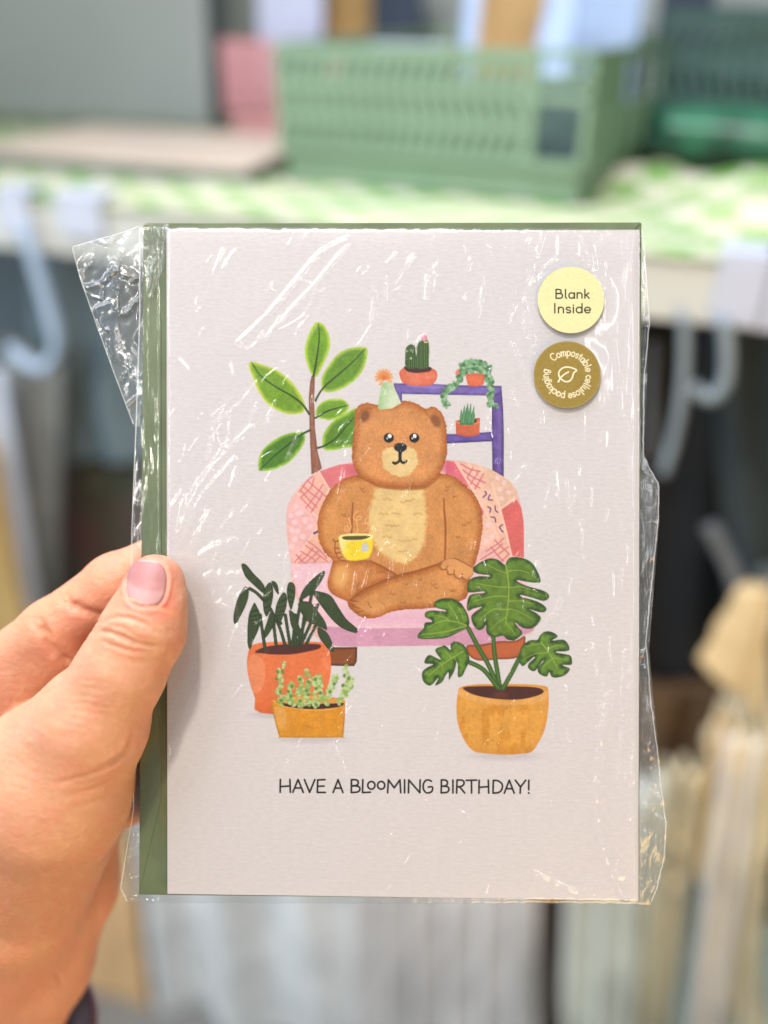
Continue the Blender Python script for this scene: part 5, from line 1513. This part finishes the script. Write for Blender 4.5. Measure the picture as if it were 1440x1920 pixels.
cl = on_top(520, 352); crr = on_top(1088, 396)
LINER = .003
CR_M = Matrix.Translation((crr[0], crr[1], LINER)) @ Matrix.Rotation(math.radians(-2.0), 4, 'Z') @ Matrix.Translation((cl[0] - crr[0], 0, 0)); CR_W = crr[0] - cl[0]
crate('sage green slatted folding crate in the middle of the shelf', M_GREEN, CR_M, CR_W, .31, .126, lean=.17)
pk = on_top(428, 262)
crate('pink folding crate behind the sage green crate', M_PINK, Matrix.Translation((pk[0], pk[1], LINER)), .30, .12, .112)
dk = on_top(1262, 215)
crate('dark green folding crate at the right end of the shelf', M_DGREEN, Matrix.Translation((dk[0], .33, LINER)), .34, .2, .15)

# ---- things standing in the crates
def packet(label, M, w, h, t, mat, blob=None, cat='card pack', name='card_pack', tilt=0, bm=None, roll=0):
    root = empty(name, SHELF_M @ M @ Matrix.Rotation(roll, 4, 'Y') @ Matrix.Rotation(tilt, 4, 'X')); tag(root, label, cat)
    nx, ny = 24, 24
    u, v = np.meshgrid(np.linspace(0, 1, nx), np.linspace(0, 1, ny))
    rn = random.Random(int(w * 9999 + h * 7777)).random() * 10
    wav = .003 * (fbm(u * 3 + rn, v * 3, 7) - .5)
    f = np.stack([(u * w).ravel(), (-t / 2 + wav).ravel(), (v * h).ravel()], -1)
    b = f.copy(); b[:, 1] += t
    F1 = grid_faces(nx, ny).reshape(-1, 4)[:, ::-1]; n = nx * ny
    F2 = F1[:, ::-1] + n
    ring = [i for i in range(nx)] + [nx * j + nx - 1 for j in range(1, ny)] + [n - 2 - i for i in range(nx - 1)] + [nx * j for j in range(ny - 2, 0, -1)]
    sides = np.array([(ring[i], ring[(i + 1) % len(ring)], ring[(i + 1) % len(ring)] + n, ring[i] + n) for i in range(len(ring))])[:, ::-1]
    mesh_obj('pack_body', np.concatenate([f, b]), np.concatenate([F1, F2, sides]), mat, root, smooth=False, scale=1.0)
    if blob:
        poly = smoothcurve(blob, True, 6)
        vs = [(x * w, -t / 2 - .0032, y * h) for x, y in poly]; N_ = len(vs)
        vs += [(x, y + .001, z_) for x, y, z_ in vs]
        fs = [tuple(range(N_))] + [(i, (i + 1) % N_, N_ + (i + 1) % N_, N_ + i) for i in range(N_)]
        mesh_obj('printed_figure', vs, fs, bm, root, scale=1.0)
    return root
M_PALE = simple_mat('pale_blue_card', (0.32, 0.44, 0.62), .5, .08, 20)
M_LILAC = simple_mat('lilac_card', (0.45, 0.50, 0.64), .5, .08, 20)
M_GOLD = simple_mat('golden_print', (0.29, 0.18, 0.055), .6, .2, 25)
M_MINT = simple_mat('mint_card', (0.08, 0.13, 0.105), .5, .08, 20)
M_TEAL = simple_mat('teal_card', (0.085, 0.145, 0.13), .5, .08, 20)
M_NAVY = simple_mat('navy_board', (0.02, 0.035, 0.06), .6, .2, 10)
def stand(px0, px1, py_base, b, base_z, h, t, **k):
    """pack whose bottom runs under columns px0..px1, b metres behind the shelf edge"""
    a0 = on_b(px0, py_base, b)[0]; a1 = on_b(px1, py_base, b)[0]
    return packet(M=Matrix.Translation((a0, b, base_z)), w=a1 - a0, h=h, t=t, **k)
bear_blob = [(.40, .05), (.28, .3), (.32, .52), (.45, .66), (.5, .9), (.62, .95), (.74, .86), (.78, .66), (.86, .48), (.84, .2), (.72, .04)]
gb = cl[1]
def in_crate(a, b, w, h, t, **k):
    return packet(M=CR_M @ Matrix.Translation((a * CR_W, b, .008)), w=w * CR_W, h=h, t=t, **k)
in_crate(.45, .13, .38, .20, .006, label='wide pale blue card pack with a golden brown figure, leaning in the sage green crate', mat=M_PALE, bm=M_GOLD, blob=[(.22, .3), (.16, .62), (.22, .98), (.66, .99), (.72, .78), (.66, .5), (.6, .3)], tilt=-.22)
in_crate(.62, .26, .37, .17, .006, label='plain pale blue card pack at the back right of the green crate', mat=M_PALE, tilt=-.12)
in_crate(.03, .14, .40, .10, .006, label='low dull green card pack behind the slats at the left of the crate', mat=M_MINT, tilt=-.05)
in_crate(.50, .07, .46, .088, .006, label='low grey teal card pack behind the slats at the right of the crate', mat=M_TEAL, tilt=-.04)
in_crate(.10, .16, .30, .11, .006, label='low lilac card pack in the back left of the sage green crate', mat=M_LILAC, tilt=-.08)
stand(478, 600, 60, pk[1] + .05, .02, .20, .006, label='pale lilac card pack standing in the pink crate', mat=M_LILAC, tilt=-.1)
stand(585, 700, 60, pk[1] + .08, .02, .19, .006, label='brown card pack standing in the pink crate', mat=M_GOLD, tilt=-.1)
stand(1230, 1330, 60, .40, .02, .24, .02, label='dark navy board standing behind the dark green crate', mat=M_NAVY, cat='board', name='display_board')
stand(700, 790, 60, .45, .02, .22, .01, label='dark navy board standing behind the sage green crate', mat=M_NAVY, cat='board', name='display_board')

# beige flat box at the left
M_BEIGE = simple_mat('beige_board', (0.50, 0.43, 0.35), .6, .06, 10)
M_GREYB = simple_mat('grey_board', (0.15, 0.19, 0.19), .6, .06, 10)
bq0 = on_top(-200, 358); bq1 = on_top(485, 356)
bx = empty('display_tray', SHELF_M @ Matrix.Translation((bq0[0], bq1[1] - .005, LINER))); tag(bx, 'flat grey tray with a beige top lying at the left of the shelf', 'tray')
wq = bq1[0] - bq0[0] - .012
MB().box(0, wq, 0, .20, 0, .013).build('tray_body', M_GREYB, bx, bevel=.002)
MB().box(-.002, wq + .002, -.002, .202, .0135, .018).build('tray_top', M_BEIGE, bx, bevel=.001)
M_BOARDG = simple_mat('pale_board', (0.24, 0.275, 0.265), .6, .05, 3)
# leaning board at the left in front of the wall
lb_ = packet('large pale grey green board leaning against the wall at the left', Matrix.Translation((bq0[0] - .25, .40, LINER)), pk[0] - bq0[0] + .22, .55, .01, M_BOARDG, cat='board', name='leaning_board', tilt=-.12)

# dark green pouches on the right
def pillow(name, label, c, rx, ry, rz, mat, cat, group=None, n=36, puff=.55, rot=0):
    V = []; f = []
    for i in range(n + 1):
        th = math.pi * i / n - math.pi / 2
        for j in range(n * 2):
            ph = math.pi * j / n
            def sg(x, e): return math.copysign(abs(x) ** e, x)
            x = rx * sg(math.cos(th), .55) * sg(math.cos(ph), puff); y = ry * sg(math.cos(th), .55) * sg(math.sin(ph), puff); zz_ = rz * sg(math.sin(th), .9)
            d = 1 + .12 * (float(vnoise(np.array([x * 40 + 3]), np.array([y * 40 + zz_ * 50]), 9)[0]) - .5)
            V.append((x * d, y * d, zz_ * d + rz))
    w = n * 2
    for i in range(n):
        for j in range(w):
            f.append((i * w + j, i * w + (j + 1) % w, (i + 1) * w + (j + 1) % w, (i + 1) * w + j))
    o = mesh_obj(name, V, f, mat, None, smooth=True, scale=1.0)
    o.matrix_world = SHELF_M @ Matrix.Translation(c) @ Matrix.Rotation(rot, 4, 'Z')
    tag(o, label, cat, group); return o
M_POUCH = simple_mat('green_pouch', (0.006, 0.05, 0.032), .35, .5, 28, c2=(0.03, 0.17, 0.09))
M_POUCH2 = simple_mat('green_white_pouch', (0.015, 0.10, 0.07), .35, .5, 22, c2=(0.20, 0.32, 0.36))
q_ = on_top(1390, 330); pillow('sweet_pouch', 'glossy dark green pouch lying at the right end of the shelf', (q_[0], q_[1] + .0, .012), .13, .075, .03, M_POUCH, 'pouch')
q_ = on_top(1370, 285); pillow('sweet_pouch', 'green and pale blue pouch lying on the dark green pouch', (q_[0], q_[1] + .0, .068), .10, .055, .02, M_POUCH2, 'pouch', rot=.3)

# ---- price-rail brackets and hooks on the front edge
M_HOOK = simple_mat('hook_plastic', (0.32, 0.44, 0.58), .35, .05, 20)
M_HOOK2 = simple_mat('clear_grey_plastic', (0.20, 0.26, 0.29), .3, .1, 20)
M_WHITE = simple_mat('white_plastic', (0.44, 0.49, 0.58), .4, .03, 20)
def hook(label, plate, tube, r, b=-.012, mat=M_HOOK, n=10):
    root = empty('display_hook', SHELF_M); tag(root, label, 'hook', 'hooks clipped along the shelf edge')
    if plate:
        p0 = on_b(plate[0], plate[1], -.006); p1 = on_b(plate[2], plate[3], -.006)
        a0, a1 = sorted((p0[0], p1[0])); c1 = .006; c0 = min(p0[2], p1[2])
        mb = MB(); mb.box(a0, a1, -.006, -.001, c0, c1); mb.box(a0, a1, -.006, .03, c1, c1 + .004)
        mb.build('bracket', M_WHITE, root, bevel=.0015)
    if tube:
        pts = smoothcurve([(x, y) for x, y in tube], False, 8)
        mb = MB(); mb.tube([on_b(x, y, b) for x, y in pts], r, 16); mb.build('hook_arm', mat, root, smooth=True)
    return root
hook('pale blue hook curling far left under the shelf edge', (-8, 385, 62, 445), [(45, 430), (68, 500), (92, 580), (106, 640), (100, 672), (76, 690), (44, 676), (18, 650)], .0066)
hook('white bracket clip above the cellophane flap on the shelf edge', (104, 390, 196, 450), None, .006)
hook('slim pale blue hook hanging close to the right edge of the card', None, [(1284, 590), (1284, 680), (1276, 760), (1262, 830), (1244, 888)], .0048, mat=M_HOOK2)
hook('short pale blue hook curling up under the white label holder', None, [(1358, 600), (1364, 660), (1360, 715), (1338, 745), (1312, 738), (1300, 722)], .0058, mat=M_HOOK2)
hook('broad white label holder at the right end of the shelf edge', (1352, 492, 1432, 620), None, .006)
hook('white label holder cut off by the right side of the photo', (1441, 495, 1500, 630), None, .006)

# ---- goods hanging below the shelf
def cloth(name, label, cat, quad, b, thick, mat, folds=5, amp=.012, seed=1, wob=.3, edge=0.0, group=None, nx=90, ny=50):
    (x0, y0), (x1, y1), (x2, y2), (x3, y3) = quad          # tl, tr, br, bl seen in the photo
    c = [np.array(on_b(x, y, b)) for x, y in quad]
    u, v = np.meshgrid(np.linspace(0, 1, nx), np.linspace(0, 1, ny))
    Pq = (c[0] * (1 - u[..., None]) + c[1] * u[..., None]) * (1 - v[..., None]) + (c[3] * (1 - u[..., None]) + c[2] * u[..., None]) * v[..., None]
    ph = 3 * fbm(v * 1.5 + seed, u * 1.5, seed, 2)
    d = amp * np.sin(u * folds * 2 * math.pi + ph * wob * 4) * (.5 + .5 * fbm(u * 3, v * 2, seed + 3)) + amp * .8 * (fbm(u * folds, v * 2.2, seed + 7) - .5)
    Pq[..., 1] += d
    Pq[..., 0] += edge * (fbm(v * 4, u * 0, seed + 11) - .5) * np.where(u < .5, 1 - 2 * u, 2 * u - 1)
    fr = Pq.reshape(-1, 3); bk = fr.copy()
    prof = (np.clip(np.sin(u * math.pi), 0, 1) ** .4 * .9 + .1).reshape(-1)
    bk[:, 1] += thick * prof
    F1 = grid_faces(nx, ny).reshape(-1, 4); n = nx * ny
    F2 = F1[:, ::-1] + n
    ring = [i for i in range(nx)] + [nx * j + nx - 1 for j in range(1, ny)] + [n - 2 - i for i in range(nx - 1)] + [nx * j for j in range(ny - 2, 0, -1)]
    sides = np.array([(ring[i], ring[(i + 1) % len(ring)], ring[(i + 1) % len(ring)] + n, ring[i] + n) for i in range(len(ring))])
    o = mesh_obj(name, np.concatenate([fr, bk]), np.concatenate([F1, F2, sides]), mat, None, smooth=True, scale=1.0)
    o.matrix_world = SHELF_M
    tag(o, label, cat, group); return o
def cm(name, seen, k=1.0, rough=.8, noise=.12, ns=12, c2=None):
    return simple_mat(name, np.clip(lin(seen) * k, .002, .9), rough, noise, ns, .0004, 900, c2=None if c2 is None else np.clip(lin(c2) * k, .002, .9))
G = 'cloth goods hanging below the shelf'
cloth('tote_bag', 'slate grey cloth bag hanging below the left end of the shelf', 'bag', [(40, 470), (420, 470), (420, 860), (60, 870)], .10, .03, cm('slate_cloth', (100, 118, 126)), 3, .012, 3, group=G)
cloth('gift_bag', 'dark red and green gift bag hanging beside the index finger', 'bag', [(86, 872), (420, 872), (420, 1330), (80, 1330)], .12, .05, cm('dark_print', (84, 58, 54), ns=7, c2=(60, 78, 58)), 2, .008, 5, group=G)
cloth('scarf', 'pale blue grey scarf hanging aslant at the left edge of the photo', 'scarf', [(-60, 700), (2, 700), (82, 1240), (20, 1300)], .02, .02, cm('pale_scarf', (178, 188, 202)), 1, .006, 7, group=G)
cloth('scarf', 'grey scarf between the pale scarf and the dark gift bag', 'scarf', [(0, 640), (110, 700), (96, 1300), (50, 1300)], .06, .02, cm('grey_scarf', (128, 134, 134)), 1, .006, 8, group=G)
cloth('cloth_roll', 'tan cloth roll hanging at the far left behind the hand', 'cloth', [(-90, 760), (-20, 860), (60, 1260), (-120, 1260)], .0, .03, cm('tan_cloth', (178, 148, 92)), 1, .006, 9, group=G)
cloth('cloth_roll', 'ochre cloth showing between the wrist and the pale blue cloth', 'cloth', [(60, 1500), (220, 1500), (290, 1990), (20, 1990)], .02, .03, cm('ochre_cloth', (208, 166, 120), 1.5), 1, .008, 10, group=G)
cloth('tea_towel', 'pale ice blue cloth with soft folds below the left half of the card', 'cloth', [(216, 1480), (640, 1480), (660, 1990), (262, 1990)], .05, .03, cm('ice_cloth', (172, 204, 226), 2.1), 3, .030, 11, group=G)
cloth('tea_towel', 'small dark red cloth glimpsed in the gap below the middle of the card', 'cloth', [(590, 1500), (720, 1500), (700, 1990), (600, 1990)], .12, .02, cm('dark_red_cloth', (150, 70, 74)), 2, .008, 12, group=G)
cloth('tea_towel', 'creamy white pleated cloth below the right half of the card', 'cloth', [(655, 1480), (1010, 1480), (1000, 1990), (645, 1990)], .05, .03, cm('cream_pleats', (190, 202, 198), 1.9), 6, .034, 13, group=G)
cloth('tea_towel', 'dark brown cloth in the gap under the card near its right corner', 'cloth', [(990, 1500), (1080, 1500), (1075, 1990), (1000, 1990)], .11, .02, cm('brown_cloth', (98, 86, 72)), 2, .008, 14, group=G)
cloth('tea_towel', 'grey beige pleated cloth just under the right corner of the card', 'cloth', [(1060, 1480), (1240, 1480), (1200, 1990), (1050, 1990)], .05, .03, cm('greige_pleats', (182, 186, 180), 1.8), 3, .026, 15, group=G)
cloth('tea_towel', 'light blue cloth at the bottom right behind the straps', 'cloth', [(1180, 1560), (1600, 1540), (1600, 2010), (1180, 2010)], .14, .03, cm('light_blue_cloth', (160, 188, 212), 1.9), 4, .018, 16, group=G)
cloth('bag_strap', 'khaki strap running down aslant at the lower right', 'strap', [(1240, 1440), (1325, 1440), (1250, 1990), (1185, 1990)], .03, .008, cm('khaki_strap', (176, 170, 146), 1.5), 2, .016, 17, group=G)
cloth('bag_strap', 'pale beige strap to the right of the khaki strap', 'strap', [(1352, 1380), (1436, 1380), (1350, 1990), (1280, 1990)], .02, .008, cm('beige_strap', (192, 188, 180), 1.6), 2, .016, 18, group=G)
M_BLACK = cm('black_cloth', (16, 20, 26), .5, .7, .25)
cloth('black_bag', 'large black bag hanging at the right of the card', 'bag', [(1120, 612), (1420, 612), (1420, 1420), (1120, 1460)], .13, .06, M_BLACK, 2, .012, 19, group=G)
cloth('grey_garment', 'dark slate garment behind the black bag at the right edge', 'garment', [(1330, 600), (1640, 600), (1640, 1300), (1370, 1300)], .09, .03, cm('slate_garment', (52, 64, 68)), 3, .014, 20, group=G)
cloth('brown_bag', 'brown bag low behind the beige cloth', 'bag', [(1190, 1300), (1400, 1300), (1400, 1520), (1190, 1520)], .10, .03, cm('brown_bag', (88, 66, 40)), 2, .01, 21, group=G)
cloth('canvas_bag', 'cream canvas bag with a folded corner at the right edge', 'bag', [(1392, 1180), (1460, 1130), (1425, 1960), (1345, 1940)], .03, .03, cm('cream_canvas', (206, 198, 176), 1.5), 2, .02, 22, .5, .05, group=G)
cloth('canvas_bag', 'yellowish canvas bag with a pointed left corner, above the other canvas bags', 'bag', [(1385, 1110), (1450, 1110), (1430, 1350), (1306, 1238)], .015, .02, cm('yellow_canvas', (218, 196, 150)), 1, .004, 23, .3, .01, group=G)
cloth('canvas_bag', 'tan canvas bag hanging lower between brown bag and cream bag', 'bag', [(1330, 1350), (1400, 1330), (1385, 1640), (1236, 1640)], .04, .03, cm('tan_canvas', (208, 192, 156), 1.4), 2, .024, 24, .5, .06, group=G)
cloth('grey_garment', 'grey green garment hanging down the right edge', 'garment', [(1420, 1080), (1600, 1080), (1600, 1720), (1400, 1720)], .07, .03, cm('grey_green_garment', (98, 110, 112)), 2, .01, 25, group=G)
# clear pegs / plastic hangers among the dark bags
def hang_tube(label, pts, r, b, mat, cat='hanger'):
    p = smoothcurve(pts, False, 8)
    mb = MB(); mb.tube([on_b(x, y, b) for x, y in p], r, 14)
    o = mb.build('plastic_hanger', mat, None, smooth=True); tag(o, label, cat); return o
M_GREYP = simple_mat('grey_plastic', (0.13, 0.15, 0.17), .35, .1, 20)
hang_tube('grey plastic hanger arm slanting across the black bag', [(1330, 985), (1350, 1020), (1375, 1075), (1395, 1140), (1408, 1180)], .008, .04, M_GREYP)
hang_tube('thin grey hanger rod beside the right hook', [(1226, 640), (1222, 740), (1224, 860)], .004, .06, M_GREYP)
